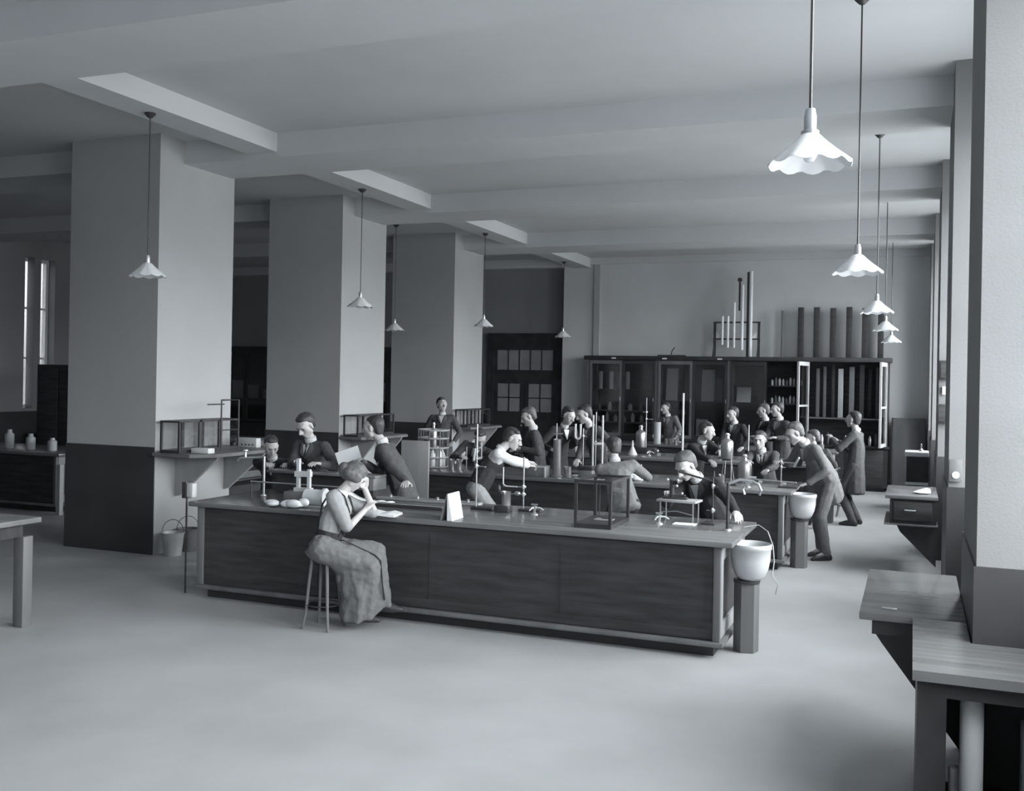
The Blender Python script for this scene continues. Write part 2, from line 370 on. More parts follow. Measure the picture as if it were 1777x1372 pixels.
# ---------------------------------------------------------------- pendant lamps
def lamp_proto(name, label, loc, top, s=1.0):
    t = thing(name, label, 'lamp', loc, 0, 'pendant lamps with opal shades')
    h = top - loc[2]
    MB().tube([(0, 0, .17), (0, 0, h - .03)], .006, 6).build('cord', iron, t)
    MB().lathe([(.0, h), (.055, h), (.055, h - .015), (.02, h - .05), (.0, h - .05)], n=16).build('ceiling_rose', iron, t)
    MB().lathe([(.0, .20), (.018, .20), (.024, .17), (.024, .12), (.034, .115), (.034, .10), (.0, .10)], n=16).build('lamp_holder', brass, t)
    sc_ = [.0, .0, 0.0, .004, .010, .018, .018, .01, .0, 0, 0]
    pr = [(.030, .125), (.045, .115), (.075, .085), (.115, .052), (.160, .018), (.182, .0), (.180, -.002), (.157, .012), (.112, .046), (.072, .079), (.040, .108)]
    o = MB().lathe([(r * s, z * s) for r, z in pr], n=48, scal=[-v for v in sc_], lob=10).build('lamp_shade', opal, t, 60)
    MB().lathe([(.0, -.0), (.016, .0), (.028, .02), (.03, .045), (.018, .08), (.014, .11)], n=14).build('light_bulb', opal, t, 60)
    return t
lamp_proto('pendant_lamp', 'largest pendant lamp, at the top right near the window wall', (-.38, 3.98, 3.0), CEIL, .86)
for y, z, top, lab in [(7.75, 2.98, CEIL, 'second largest white pendant lamp near the window wall'),
                       (12.0, 2.98, CEIL, 'third largest pendant lamp near the window wall, before the dark tubes'),
                       (15.8, 2.98, CEIL, 'second smallest pendant lamp near the window wall'),
                       (20.1, 2.98, CEIL, 'smallest and lowest-looking pendant lamp at the far end of the window row')]:
    lamp_proto('pendant_lamp', lab, (-.39, y, z), top)
for y, z, lab in [(8.05, 3.13, 'pendant lamp hanging before the nearest pillar at left'), (12.25, 3.13, 'pendant lamp hanging before the light side of the second pillar'),
                  (16.6, 3.10, 'pendant lamp hanging beside the third pillar'), (21.0, 3.11, 'pendant lamp hanging by the glazed door')]:
    lamp_proto('pendant_lamp', lab, (-7.17, y, z), 4.76)
lamp_proto('pendant_lamp', 'pendant lamp half hidden in the gap behind the second pillar', (-8.95, 16.55, 3.03), CEIL)

# ---------------------------------------------------------------- big glazed cabinet on the far wall
CX0, CX1, CY0, CY1 = -6.85, -0.45, 21.75, YF - 0.01
cab = thing('display_cabinet', 'long dark glazed apparatus cabinet along the far wall', 'cabinet', ((CX0 + CX1) / 2, (CY0 + CY1) / 2, 0))
cw, cd = (CX1 - CX0) / 2, (CY1 - CY0) / 2; cxm = (CX0 + CX1) / 2
MB().box(-cw, cw, -cd, cd, 0.08, .88).box(-cw + .05, cw - .05, -cd + .05, cd, 0, .08).build('base_cupboard', darkwood, cab, 0)
MB().box(-cw - .03, cw + .03, -cd - .04, cd, .88, .92).build('counter', darkwood, cab, 0)
MB().box(-cw - .05, cw + .05, -cd - .06, cd, 2.63, 2.72, .01).build('cornice', darkwood, cab, 30)
MB().box(-cw, cw, cd - .02, cd, .92, 2.63).build('back_panel', frontwood, cab, 0)
posts = [-6.80, -5.23, -3.65, -2.08, -0.50]
for x in posts:
    MB().box(x - .035 - cxm, x + .035 - cxm, -cd, cd - .02, .92, 2.63).build('upright', midwood, cab, 0)
for i, (a, b) in enumerate(zip(posts, posts[1:])):
    a -= cxm - .035; b -= cxm + .035
    zs = {0: (1.22, 1.48, 1.95), 1: (1.72,), 2: (1.72, 2.1), 3: (1.45,)}[i]
    for z in zs: MB().box(a, b, -cd + .06, cd - .02, z, z + .025).build('shelf', midwood if z < 1.6 else darkwood, cab, 0)
    m = (a + b) / 2
    for (p, q) in ((a, m - .003), (m + .003, b)):
        if i == 3 and True: continue
        if i == 2 and q == b: continue
        d = MB().box(p, p + .055, -cd - .02, -cd + .01, .93, 2.62).box(q - .055, q, -cd - .02, -cd + .01, .93, 2.62).box(p + .055, q - .055, -cd - .02, -cd + .01, .93, 1.0).box(p + .055, q - .055, -cd - .02, -cd + .01, 2.54, 2.62).build('door', darkwood if not (p == a and i < 2) else midwood, cab, 0)  # first doors paler: their lit edges are put into the wood colour
        MB().box(p + .05, q - .05, -cd - .006, -cd - .002, .99, 2.55).build('pane', cab_glass, d, 0)
        MB().tube([(q - .03, -cd - .045, 1.72), (q - .03, -cd - .045, 1.80)], .008, 6).build('handle', brass, d)
    # base doors
    for (p, q) in ((a, m - .003), (m + .003, b)):
        MB().box(p, q, -cd - .02, -cd, .12, .84, .006).build('base_door', frontwood, cab, 30)
def open_door(x, ang, w=.72):
    # a glazed door swung open towards the room
    M = Matrix.Translation((x - cxm, -cd, 0)) @ Matrix.Rotation(ang, 4, 'Z')
    b = MB(); d = .04
    b.box(0, .055, -d / 2, d / 2, .93, 2.62, 0, M).box(w - .055, w, -d / 2, d / 2, .93, 2.62, 0, M).box(.055, w - .055, -d / 2, d / 2, .93, 1.0, 0, M).box(.055, w - .055, -d / 2, d / 2, 2.54, 2.62, 0, M).box(.055, w - .055, -d / 2, d / 2, 1.70, 1.74, 0, M)
    o = b.build('open_door', boxwood, cab, 0)  # pale against the dark cabinet: window light put into the wood colour
    MB().box(.05, w - .05, -.003, .003, .99, 2.55, 0, M).build('pane', cab_glass, o, 0)
open_door(-2.02, math.radians(-101)); open_door(-.50, math.radians(-97))
# small white blocks along the cornice
for k, x in enumerate((-6.2, -5.05, -3.85)):
    MB().box(x - .05 - cxm, x + .05 - cxm, -cd - .075, -cd - .06, 2.65, 2.68).build('cornice_block', white, cab, 0)

G = 'things kept inside the glazed cabinet'
def jar(x, y, z, r, h, m, label, name='specimen_jar', cat='jar', group=G):
    return tag(MB().lathe([(0, 0), (r * .95, 0), (r, .01), (r, h * .75), (r * .55, h * .84), (r * .5, h), (0, h)], n=14).build(name, m, None, 50, (x, y, z)), label, cat, group)
for k, x in enumerate((-6.58, -6.33, -6.12, -5.95)):
    tag(MB().lathe([(0, 0), (.05, 0), (.05, .38), (.03, .4), (0, .4)], n=14).build('glass_cylinder', plaster_far if k % 2 else stone, None, 50, (x, 21.98, 1.976)), 'one of the pale cylinders on the top left cabinet shelf', 'cylinder', 'pale cylinders on the top left cabinet shelf')
for k in range(5):
    jar(-6.6 + k * .24, 21.98, 1.506, .05, .15 + .03 * (k % 3), stone if k % 2 else midwood, 'small jar on the middle left shelf of the glazed cabinet', group='jars on the middle left cabinet shelf')
for k in range(6):
    jar(-6.62 + k * .2, 21.98, 1.246, .045, .12 + .04 * ((k * 2) % 3), palewood if k % 2 else stone, 'small jar on the lower left shelf of the glazed cabinet', group='jars on the lower left cabinet shelf')
for k, (x, w_, h, z) in enumerate([(-4.98, .26, .72, 1.746), (-4.6, .22, .8, 1.746), (-4.18, .28, .7, 1.746), (-3.95, .16, .5, 1.746), (-3.4, .30, .33, 1.746), (-4.95, .3, .36, .93), (-4.3, .26, .42, .93)]):
    tag(MB().box(-w_ / 2, w_ / 2, -.01, .01, 0, h, 0, Matrix.Rotation(math.radians(-8), 4, 'X')).build('mounted_chart', plaster_far if k % 2 == 0 else midwood, None, 0, (x, 22.13, z + .001)), 'pale board leaning inside the middle of the glazed cabinet', 'board', 'pale boards leaning in the cabinet')
for z, n in ((2.126, 9), (1.746, 8)):
    for k in range(n):
        jar(-2.78 + k * .075, 21.97, z, .026, .12 + .05 * ((k * 3) % 4) / 3, (stone, midwood, plaster_far)[k % 3], 'small bottle in a cabinet row behind the group of men', 'small_bottle', 'bottle', 'small bottles in the right half of the cabinet')
for k, (x, w_, g_) in enumerate([(-1.86, .07, midwood), (-1.72, .06, midwood), (-1.55, .06, frontwood), (-1.40, .10, plaster_far), (-1.18, .10, palewood), (-.98, .09, midwood), (-.82, .07, frontwood), (-.68, .05, midwood)]):
    tag(MB().box(-w_ / 2, w_ / 2, -.03, .03, 0, 1.02 + .04 * (k % 3), .004).build('wooden_pipe', g_, None, 30, (x, 22.12, 1.476)), 'upright wooden pipe inside the right end of the cabinet', 'pipe', 'upright pipes inside the right end of the cabinet')
random.seed(3)
for k in range(12):
    x = -1.98 + k * .118
    jar(x, 21.88 + .08 * (k % 2), .921, .025 + .008 * (k % 3), .10 + .05 * ((k * 5) % 4), (stone, clear, steel, midwood)[k % 4], 'small glassware on the counter at the right end of the glazed cabinet', 'small_flask', 'glassware', 'small glassware on the cabinet counter')

# on top of the cabinet
t = thing('organ_pipe_rack', 'dark open frame holding five white pipes of rising length on the cabinet', 'rack', (-3.55, 21.98, 2.722))
f = MB()
for s in (-1, 1):
    f.box(s * .47 - .025, s * .47 + .025, -.02, .02, 0, .76)
    f.bar((s * .47, -.02, .016), (s * .47, -.2, 0.016), .03).bar((s * .47, -.19, .02), (s * .47, -.01, .32), .025)
f.box(-.5, .5, -.025, .025, .73, .76).box(-.5, .5, -.025, .025, .37, .40)
f.build('frame', iron, t, 0)
for s in (-1, 1): MB().prism([(s * .44, .40), (s * .30, .40), (s * .44, .55)], 'y', -.01, .01).build('corner_bracket', paper, t, 0)
for x, z0, z1, r in [(-.30, .26, .88, .026), (-.18, .20, .88, .026), (-.05, .20, 1.17, .026), (.12, .15, 1.55, .032), (.30, .0, 1.84, .036)]:
    MB().tube([(x, -.05, z0), (x, -.05, z1)], r, 12).build('pipe', paper, t)
MB().lathe([(0, 0), (.05, .02), (.05, .08), (0, .1)], c=(.04, .06, 1.62), n=12).tube([(.04, .06, 1.0), (.04, .06, 1.64)], .02, 8).build('dark_pipe', iron, t)
MB().box(.20, .245, .03, .07, 0.0, 1.83).build('dark_pipe', iron, t, 0)
for k, (x, w_, h) in enumerate([(-2.60, .045, 1.0), (-2.22, .115, 1.06), (-1.90, .115, 1.06), (-1.57, .115, 1.04), (-1.25, .115, 1.06), (-.94, .115, 1.03), (-.63, .115, 1.03)]):
    if k == 0:
        tag(MB().box(-w_ / 2, w_ / 2, -.03, .03, 0, h, .003).build('wooden_tube', midwood, None, 30, (x, 22.05, 2.721)), 'thinnest upright tube on the cabinet, next to the white pipe rack', 'tube')
    else:
        o = MB().box(-w_ / 2, w_ / 2, -.05, .05, 0, h, .004).build('wooden_tube', frontwood, None, 30, (x, 22.05, 2.721))
        tag(o, '%s of the six thick dark square tubes standing on the cabinet, counted from the left' % ('first', 'second', 'third', 'fourth', 'fifth', 'sixth')[k - 1], 'tube', 'dark square tubes on the cabinet')
        MB().box(-.03, .03, -.056, -.05, .32, .40).build('mouthpiece', blackpaint, o, 0)
tag(MB().box(-.3, .3, -.1, .1, 0, .03).tube([(-.02, 0, .03), (.0, 0, .12), (.06, 0, .2)], .012, 6).build('coiled_wire', iron, None, 0, (-4.95, 21.95, 2.721)), 'bits of bent wire lying on top of the cabinet', 'wire')

# things in the far right corner
t = thing('leaning_board', 'tall grey board leaning in the far right corner', 'board', (-.05, 21.9, 0))
MB().box(-.31, .31, -.03, .0, .0, 1.52, .004, Matrix.Rotation(math.radians(-9), 4, 'X')).build('panel', midwood, t, 30)
MB().box(-.34, -.31, -.035, .01, .0, 1.52, 0, Matrix.Rotation(math.radians(-9), 4, 'X')).build('edge_strip', darkwood, t, 0)
t = thing('corner_sink_unit', 'narrow dark washstand with white top by the far end of the window wall', 'washstand', (.06, 19.4, 0))
MB().box(-.14, .22, -.28, .28, 0, .92).build('cabinet', darkwood, t, 0)
MB().box(-.17, .225, -.31, .31, .92, 1.0, .01).build('top', white, t, 30)
MB().box(-.16, .22, -.32, -.281, .42, .47).build('rail', white, t, 0)
MB().lathe([(0, 0), (.04, 0), (.03, .03), (.012, .05), (.012, .13), (.0, .14)], c=(.1, 0, 1.0), n=12).build('tap', brass, t)

# ---------------------------------------------------------------- wall bench brackets on the right
def wall_bench(x0, x1, y0, y1, label, drawer=True):
    t = thing('wall_bench', label, 'bench', (x1, (y0 + y1) / 2, 0)); d = (y1 - y0) / 2; L = x1 - x0
    MB().box(-L, 0, -d, d, .88, .92, .006).build('worktop', topwood, t, 30)
    MB().box(-L + .05, -.01, -d + .03, d - .1, .60, .88).build('drawer_box', darkwood, t, 0)
    MB().box(-L - .01, 0, -d - .02, d - .1, .585, .60).build('lower_board', midwood, t, 0)
    dr = MB().box(-L + .09, -.06, -d + .01, -d + .03, .64, .85, .005).build('drawer', frontwood, t, 30)
    MB().tube([(-L * .62, -d + .0, .76), (-L * .62, -d - .03, .76), (-L * .42, -d - .03, .76), (-L * .42, -d + .0, .76)], .008, 6).build('handle', brass, dr)
    for s in (-1, 1):
        MB().prism([(-.012, .585), (-L + .12, .585), (-L + .16, .50), (-.012, .12)], 'y', s * (d - .12) - .02, s * (d - .12) + .02).build('bracket', darkwood, t, 0)
    return t
wall_bench(-.27, .285, 12.2, 13.45, 'wall-mounted dark bench with a drawer halfway along the window wall')
t = thing('wall_bench', 'nearest wall-mounted bench with a wide dark top, beside the table with papers below', 'bench', (.285, 6.5, 0))
MB().box(-.535, 0, -.70, .70, .88, .92, .006).build('worktop', topwood, t, 30)
MB().box(-.47, -.25, -.66, -.02, .80, .88).build('drawer_box', blackpaint, t, 0)
MB().prism([(-.012, .80), (-.46, .80), (-.42, .74), (-.012, .2)], 'y', -.60, -.56).build('bracket', darkwood, t, 0)
MB().prism([(-.012, .80), (-.46, .80), (-.42, .74), (-.012, .2)], 'y', .3, .34).build('bracket', darkwood, t, 0)
tag(MB().box(-.04, .04, -.012, .012, 0, .006, .002).build('brass_clip', brass, None, 30, (-.1, 5.95, .921)), 'tiny bright clip lying on the nearest wall bench', 'clip')
t = thing('side_table', 'dark table at the bottom right corner with pale things on its shelf', 'table', (.33, 5.05, 0))
MB().prism([(-.31, -.33), (.5, -.33), (.5, .28), (-.05, .28), (-.05, .73), (-.31, .73)], 'z', .875, .92).build('tabletop', topwood, t, 0)
MB().prism([(-.29, -.28), (-.17, -.28), (-.17, .70), (-.29, .70)], 'z', 0, .875).build('side_panel', darkwood, t, 0)
MB().box(.36, .46, -.28, .25, 0, .875).build('side_panel', darkwood, t, 0)
MB().box(-.17, .36, -.26, .25, .22, .25).build('lower_shelf', darkwood, t, 0)
MB().box(-.17, .36, -.28, -.26, .80, .875).build('apron', darkwood, t, 0)
tag(MB().lathe([(0, 0), (.045, 0), (.05, .02), (.05, .5), (.04, .52), (0, .52)], n=16).build('paper_roll', paper, None, 50, (.27, 4.95, .251)), 'upright white roll on the lower shelf of the nearest table', 'roll')
tag(MB().box(-.02, .11, -.16, .16, 0, .40, .012).build('cardboard_box', boxwood, None, 30, (.50, 4.96, .251)), 'pale box beside the white roll under the nearest table', 'box')
tag(MB().lathe([(0, 0), (.025, 0), (.025, .18), (.0, .19)], n=12).build('paper_roll', boxwood, None, 50, (.205, 5.0, .251)), 'short thin roll left of the white roll under the nearest table', 'roll')
# boards and instruments fixed to the window piers
t = thing('switchboard', 'upper dark switchboard box on a far window pier', 'switchboard', (.36, 13.59, 2.24), 0, 'switchboards on the window pier')
MB().box(-.06, .10, -.07, 0, 0, .24, .006).build('casing', darkwood, t, 30)
MB().box(-.04, .08, -.075, -.07, .03, .21).build('front_panel', frontwood, t, 0)
t = thing('switchboard', 'lower dark switchboard box, below the upper one on the same pier', 'switchboard', (.36, 13.59, 1.70), 0, 'switchboards on the window pier')
MB().box(-.08, .10, -.07, 0, 0, .24, .006).build('casing', darkwood, t, 30)
MB().box(-.06, .08, -.075, -.07, .03, .21).build('front_panel', frontwood, t, 0)
tag(MB().box(-.03, .03, -.04, 0, 0, .1).build('notice_card', white, None, 0, (.37, 13.59, 2.06)), 'small white card between the two dark switchboards', 'card')
t = thing('wall_gauge', 'dark framed instrument with a round white dial on the second window pier', 'gauge', (.345, 9.487, 1.34))
MB().box(-.045, .06, -.05, 0, 0, .19, .006).build('casing', midwood, t, 30)
MB().lathe([(0, 0), (.03, 0), (.03, .012), (0, .014)], n=20).build('dial', white, t, 50)
t.children[1].matrix_local = Matrix.Translation((.01, -.05, .06)) @ Matrix.Rotation(PI / 2, 4, 'X')
t = thing('duster', 'crumpled pale cloth on the end of the wall-mounted bench', 'cloth', (.12, 12.5, .92))
MB().hull([((0, 0, .02), (.1, .08, .02)), ((.05, .02, .05), (.04, .03, .02))]).build('cloth', paper, t, 60)
t.name = 'cleaning_cloth'

# ---------------------------------------------------------------- nearest pillar: shelf, cases, buckets
def wall_shelf(y0, y1, label, x1=-7.55):
    t = thing('wall_shelf', label, 'shelf', (-8.30, (y0 + y1) / 2, 1.17), 0, 'shelves on the pillars'); d = (y1 - y0) / 2; L = x1 + 8.30
    MB().prism([(0.002, -d), (L * .72, -d), (L, -d * .72), (L, d * .8), (L * .8, d), (0.002, d)], 'z', 0, .04).build('board', midwood, t, 0)
    for y in (-d * .45, d * .75):
        MB().prism([(.002, .0), (L * .85, .0), (L * .8, -.05), (.06, -.5), (.002, -.5)], 'y', y - .025, y + .025).build('bracket', palewood, t, 0)
    return t
wall_shelf(9.45, 11.0, 'pale shelf on brackets on the window side of the nearest pillar')
wall_shelf(13.6, 15.0, 'shelf on the window side of the second pillar', -7.75)
wall_shelf(17.75, 19.1, 'shelf on the window side of the third pillar', -7.75)
def glass_case(x, y, z, w, d, h, npost, label, frame=darkwood, pane=clear):
    t = thing('glass_case', label, 'glass case', (x, y, z), 0, 'glazed apparatus cases')
    f = MB(); p = .012
    f.box(-w / 2 - .01, w / 2 + .01, -d / 2 - .01, d / 2 + .01, 0, .035).build('base', frame, t, 0)
    f = MB()
    for s in (-1, 1):
        for k in range(npost):
            yy = -d / 2 + d * k / (npost - 1); q = p if k in (0, npost - 1) else .022
            f.box(s * w / 2 - p, s * w / 2 + p, yy - q, yy + q, .035, h)
        f.box(s * w / 2 - p, s * w / 2 + p, -d / 2, d / 2, h - .02, h)
    for s in (-1, 1): f.box(-w / 2 + p, w / 2 - p, s * d / 2 - p, s * d / 2 + p, h - .02, h)
    f.build('frame', frame, t, 0)
    for s in (-1, 1):
        MB().box(s * w / 2 - .002, s * w / 2 + .002, -d / 2 + .012, d / 2 - .012, .035, h - .02).build('pane', pane, t, 0)
        MB().box(-w / 2 + .012, w / 2 - .012, s * d / 2 - .002, s * d / 2 + .002, .035, h - .02).build('pane', pane, t, 0)
    MB().box(-w / 2 + .012, w / 2 - .012, -d / 2 + .012, d / 2 - .012, h - .006, h - .002).build('pane', pane, t, 0)
    return t
glass_case(-8.08, 10.05, 1.211, .26, 1.10, .38, 4, 'long low glass case with dark posts on the shelf of the nearest pillar')
glass_case(-8.10, 14.2, 1.211, .24, 1.15, .34, 3, 'glass case on the shelf of the second pillar')
glass_case(-8.10, 18.3, 1.211, .24, 1.10, .34, 4, 'glass case on the shelf of the third pillar')
t = thing('test_tube_rack', 'small white block with a row of dark holes on the nearest pillar shelf', 'block', (-7.98, 10.86, 1.211))
MB().box(-.16, .16, -.05, .05, 0, .12, .006).build('block', boxwood, t, 30)
b = MB()
for k in range(5): b.tube([(-.115 + k * .055, -.052, .035), (-.115 + k * .055, -.049, .035)], .012, 10)
b.build('hole_row', blackpaint, t, 0)
tag(MB().box(-.13, .12, -.06, .06, 0, .06, .006).build('white_tray', white, None, 30, (-7.78, 9.72, 1.211)), 'white tray at the front edge of the nearest pillar shelf', 'tray')
t = thing('wire_frame_stand', 'tall thin dark wire frame standing among the cases on the nearest pillar shelf', 'stand', (-7.86, 10.15, 1.211))
MB().tube([(0, 0, .0), (0, 0, .62)], .010, 8).build('upright', iron, t)
MB().tube([(0, 0, .62), (0.0, .34, .62), (0, .34, .0)], .010, 8).build('upright', iron, t)
MB().tube([(0, -.26, .57), (0, .05, .57)], .008, 8).build('cross_rod', iron, t)
MB().tube([(0, .0, .25), (0, .34, .25)], .006, 8).build('cross_rod', iron, t)
def bucket(x, y, label, m=zinc, tilt=0.0, rz=0.0):
    t = thing('bucket', label, 'bucket', (x, y, 0), rz, 'buckets beside the nearest pillar')
    M = Matrix.Rotation(tilt, 4, 'X')
    b = MB().lathe([(0, .012), (.095, .012), (.095, 0), (.10, 0), (.13, .255), (.138, .26), (.138, .272), (.128, .272), (.122, .26), (.094, .03), (0, .025)], n=28)
    b.build('pail', m, t, 50)
    MB().tube([(.13 * math.cos(a), .0, .26 + .16 * math.sin(a)) for a in [PI * i / 14 for i in range(15)]], .004, 6).build('handle', iron, t)
    if tilt: t.rotation_euler = (tilt, 0, rz)
    return t
bucket(-8.10, 9.60, 'pale metal bucket on the floor, the right one beside the nearest pillar', zinc, 0, .4)
bucket(-8.145, 9.92, 'darker bucket half hidden between the pale bucket and the pillar', midwood, 0, .8)
t = thing('switch_box', 'small dark and white switch box on a pole left of the front bench', 'switch box', (-6.57, 8.0, 0))
MB().box(-.05, -.0, -.04, .04, .93, 1.09, .006).build('casing', blackpaint, t, 30)
MB().box(.0, .075, -.035, .035, .94, 1.08, .012).build('cover', boxwood, t, 30)
MB().tube([(-.02, 0, .0), (-.02, 0, .93)], .009, 8).build('pole', iron, t)

# near left table and stool-like edge
t = thing('side_table', 'table at the left edge with a pale leg, nearest to the camera', 'table', (-7.35, 5.95, 0))
MB().box(-.72, .55, -.55, .48, .875, .92, .006).build('tabletop', midwood, t, 30)
MB().box(-.62, .45, -.45, .38, .76, .875).build('apron', darkwood, t, 0)
for sx in (-.66, .37):
    for sy in (-.5, .36): MB().box(sx, sx + .11, sy, sy + .10, 0, .875 if False else .76, .005).build('leg', midwood, t, 30)
t = thing('floor_stand', 'thin pale upright standing at the end of the left aisle bench', 'post', (-11.82, 11.5, 0))
MB().box(-.035, .035, -.035, .035, 0, .75).build('post', boxwood, t, 0)

# ---------------------------------------------------------------- apparatus on the benches
def stand(x, y, z, h, label, bx=.22, by=.13, m=steel, arms=(), base_side=1, rz=0.0):
    t = thing('retort_stand', label, 'stand', (x, y, z), rz, 'retort stands')
    MB().box(-.03 if base_side > 0 else -bx + .03, bx - .03 if base_side > 0 else .03, -by / 2, by / 2, 0, .02, .005).build('base', iron, t, 30)
    MB().tube([(0, 0, .015), (0, 0, h)], .0075, 10).build('rod', m, t)
    for (hz, L, dx) in arms:
        MB().tube([(0, 0, hz), (L * dx, -.02, hz)], .006, 8).build('clamp_arm', m, t)
        MB().hull([((0, -.012, hz - .012), .010), ((0, -.012, hz + .014), .012), ((.012, .01, hz), .010)]).build('boss', brass, t)
    return t
def beaker(x, y, z, r, h, label, cat='beaker', name='beaker', group=None, m=None):
    t = tag(MB().lathe([(r, 0), (r, h * .96), (r * 1.1, h), (r * 1.04, h), (r * .95, h * .96), (r * .95, .006), (0, .006)], n=20, cap0=True).build(name, m or stone_glass, None, 50, (x, y, z)), label, cat, group)
    return t
stone_glass = glass_mat('milky_glass', .9, .45, .3)
liquid = mat('pale_liquid', .55, .3, .5)
def big_bottle(x, y, z, r, h, label, liq=True):
    t = thing('glass_bottle', label, 'bottle', (x, y, z), 0, 'large glass bottles on the benches')
    MB().lathe([(r * .96, 0), (r, .01), (r, h * .66), (r * .9, h * .74), (r * .42, h * .82), (r * .36, h * .86), (r * .36, h * .95), (r * .5, h * .96), (r * .5, h), (r * .3, h)], n=24, cap0=True).build('glass', stone_glass, t, 50)
    MB().lathe([(0, .012), (r * .93, .012), (r * .93, h * .6), (0, h * .6)], n=24).build('liquid', liquid, t, 50)
    MB().tube([(0, 0, h * .95), (0, 0, h * 1.05)], r * .3, 10).build('stopper', paper, t)
    return t
def gas_tap(x, y, z, label, s=1.0, h=.05, rz=0.0):
    t = thing('gas_tap', label, 'tap', (x, y, z), rz, 'bench gas taps')
    b = MB().lathe([(0, 0), (.035 * s, 0), (.03 * s, .012), (.012 * s, .02), (.012 * s, h), (.022 * s, h + .01), (.022 * s, h + .03), (0, h + .035)], n=14)
    b.build('body', brass, t, 50)
    for a in (0.3, 2.4, 4.5):
        MB().tube([(0, 0, h + .015), (.05 * s * math.cos(a), .05 * s * math.sin(a), h + .015), (.085 * s * math.cos(a), .085 * s * math.sin(a), h - .005)], [.010, .008, .006], 8).build('nozzle', brass, t)
    MB().bar((-.03, 0, h + .045), (.03, 0, h + .045), .012).build('lever', brass, t, 0)
    return t
T = .921
# --- front bench, left end
t = thing('water_pipe', 'upright pale water pipe with a tap arm at the left end of the front bench', 'pipe', (-6.12, 8.6, T))
MB().tube([(0, 0, 0), (0, 0, .40)], .014, 12).build('riser', steel, t)
MB().tube([(0, 0, .39), (-.28, -.02, .37), (-.31, -.02, .34)], .012, 10).build('spout', steel, t)
MB().lathe([(0, 0), (.014, 0), (.014, .04), (.01, .06), (.028, .07), (.028, .085), (0, .09)], c=(-.22, -.015, .375), n=12).build('tap', brass, t, 50)
MB().lathe([(0, 0), (.035, 0), (.03, .012), (0, .015)], n=16).build('flange', brass, t)
t = thing('gas_rail', 'thin horizontal rail crossing the left part of the front bench', 'rail', (-5.9, 8.42, T))
MB().tube([(-.25, 0, .16), (.85, 0, .16)], .007, 8).build('rail', steel, t)
for x in (-.24, .84): MB().tube([(x, 0, 0), (x, 0, .16)], .008, 8).build('post', iron, t)
t = thing('raised_shelf', 'long dark raised shelf along the back of the front bench, under the writing students', 'shelf', (-5.6, 8.98, T))
MB().box(-.68, .62, -.12, .12, .21, .235, .004).build('top_board', topwood, t, 30)
MB().box(-.62, .56, -.02, .06, 0, .21).build('back_board', darkwood, t, 0)
MB().box(.44, .62, -.15, .115, .09, .209, .004).build('end_block', midwood, t, 30)
MB().box(.46, .58, -.08, .10, 0, .09).build('end_block', darkwood, t, 0)
t = thing('galvanometer', 'white framed instrument with two uprights and a wound coil, left of the seated woman', 'instrument', (-5.36, 8.16, T), .12)
MB().box(-.17, .03, -.07, .09, 0, .13, .006).build('case', midwood, t, 30)
for x in (-.05, .06): MB().box(x - .014, x + .014, -.02, .02, .13, .44 if x < 0 else .34).build('upright', boxwood, t, 0)
MB().box(-.085, .09, -.03, .03, .13, .165).box(-.08, .08, -.028, .028, .27, .32).build('crossbar', boxwood, t, 0)
c = MB(); c.tube([(.05, -.03, .085), (.24, -.05, .085)], .075, 24).build('coil', paper, t, 30)
MB().tube([(.235, -.05, .09), (.26, -.05, .09)], .085, 24).build('coil_flange', boxwood, t, 30)
MB().box(-.02, .30, -.11, .05, 0, .012).build('base_board', boxwood, t, 0)
b = MB(); random.seed(11)
for k in range(9): q = random.uniform(.02, .04); b.ell((random.uniform(-.17, .2), random.uniform(-.05, .05), q + random.uniform(0, .012)), (random.uniform(.05, .085), random.uniform(.03, .05), q), 12, 8)
tag(b.build('crumpled_cloth', paper, None, 180, (-5.44, 7.955, T + .002)), 'crumpled white cloth at the front edge of the front bench, left of the woman', 'cloth')
# paper work
t = thing('open_book', 'open book on the edge of the front bench under the woman\'s hand', 'book', (-4.36, 7.90, T), .15)
MB().prism([(-.15, 0), (0, .012), (.15, 0), (.15, .02), (.08, .035), (0, .022), (-.08, .035), (-.15, .02)], 'y', -.11, .11).build('pages', paper, t, 0)
MB().box(-.155, .155, -.115, .115, 0, .003).build('cover', midwood, t, 0)
for k, (x, y, rz, l, tilt) in enumerate([(-5.08, 8.70, .3, 'curled white sheet behind the woman\'s head', .25), (-4.80, 8.66, -.2, 'white sheet lying flat just behind the open book', .0)]):
    b = MB(); n = 6
    v = [[b.bm.verts.new((-.11 + .22 * i / n, s * .09, .004 + (.10 * (1 - i / n) ** 2 if tilt else .012 * abs(math.sin(i))))) for s in (-1, 1)] for i in range(n + 1)]
    for i in range(n): b.bm.faces.new((v[i][0], v[i + 1][0], v[i + 1][1], v[i][1]))
    o = b.build('paper_sheet', paper, None, 60, (x, y, T + .002), rz); tag(o, l, 'paper', 'loose papers on the front bench')
    md = o.modifiers.new('t', 'SOLIDIFY'); md.thickness = .002
t = thing('meter_bridge', 'long pale wooden bridge board with metal strips along the back of the front bench', 'instrument', (-4.46, 8.98, T))
MB().box(-.55, .58, -.055, .055, 0, .022, .003).build('board', palewood, t, 30)
MB().box(-.54, .57, -.045, -.03, .022, .028).box(-.54, .57, .03, .045, .022, .03).build('metal_strip', steel, t, 0)
for x in (-.4, -.1, .12, .45): MB().lathe([(0, 0), (.012, 0), (.012, .02), (.018, .025), (0, .035)], c=(x, 0, .022), n=10).build('terminal', brass, t)
t = thing('wooden_scale', 'narrow dark wooden scale lying in front of the bridge board', 'scale', (-4.45, 8.48, T))
MB().box(-.48, .42, -.045, .045, 0, .03, .003).build('board', frontwood, t, 30)
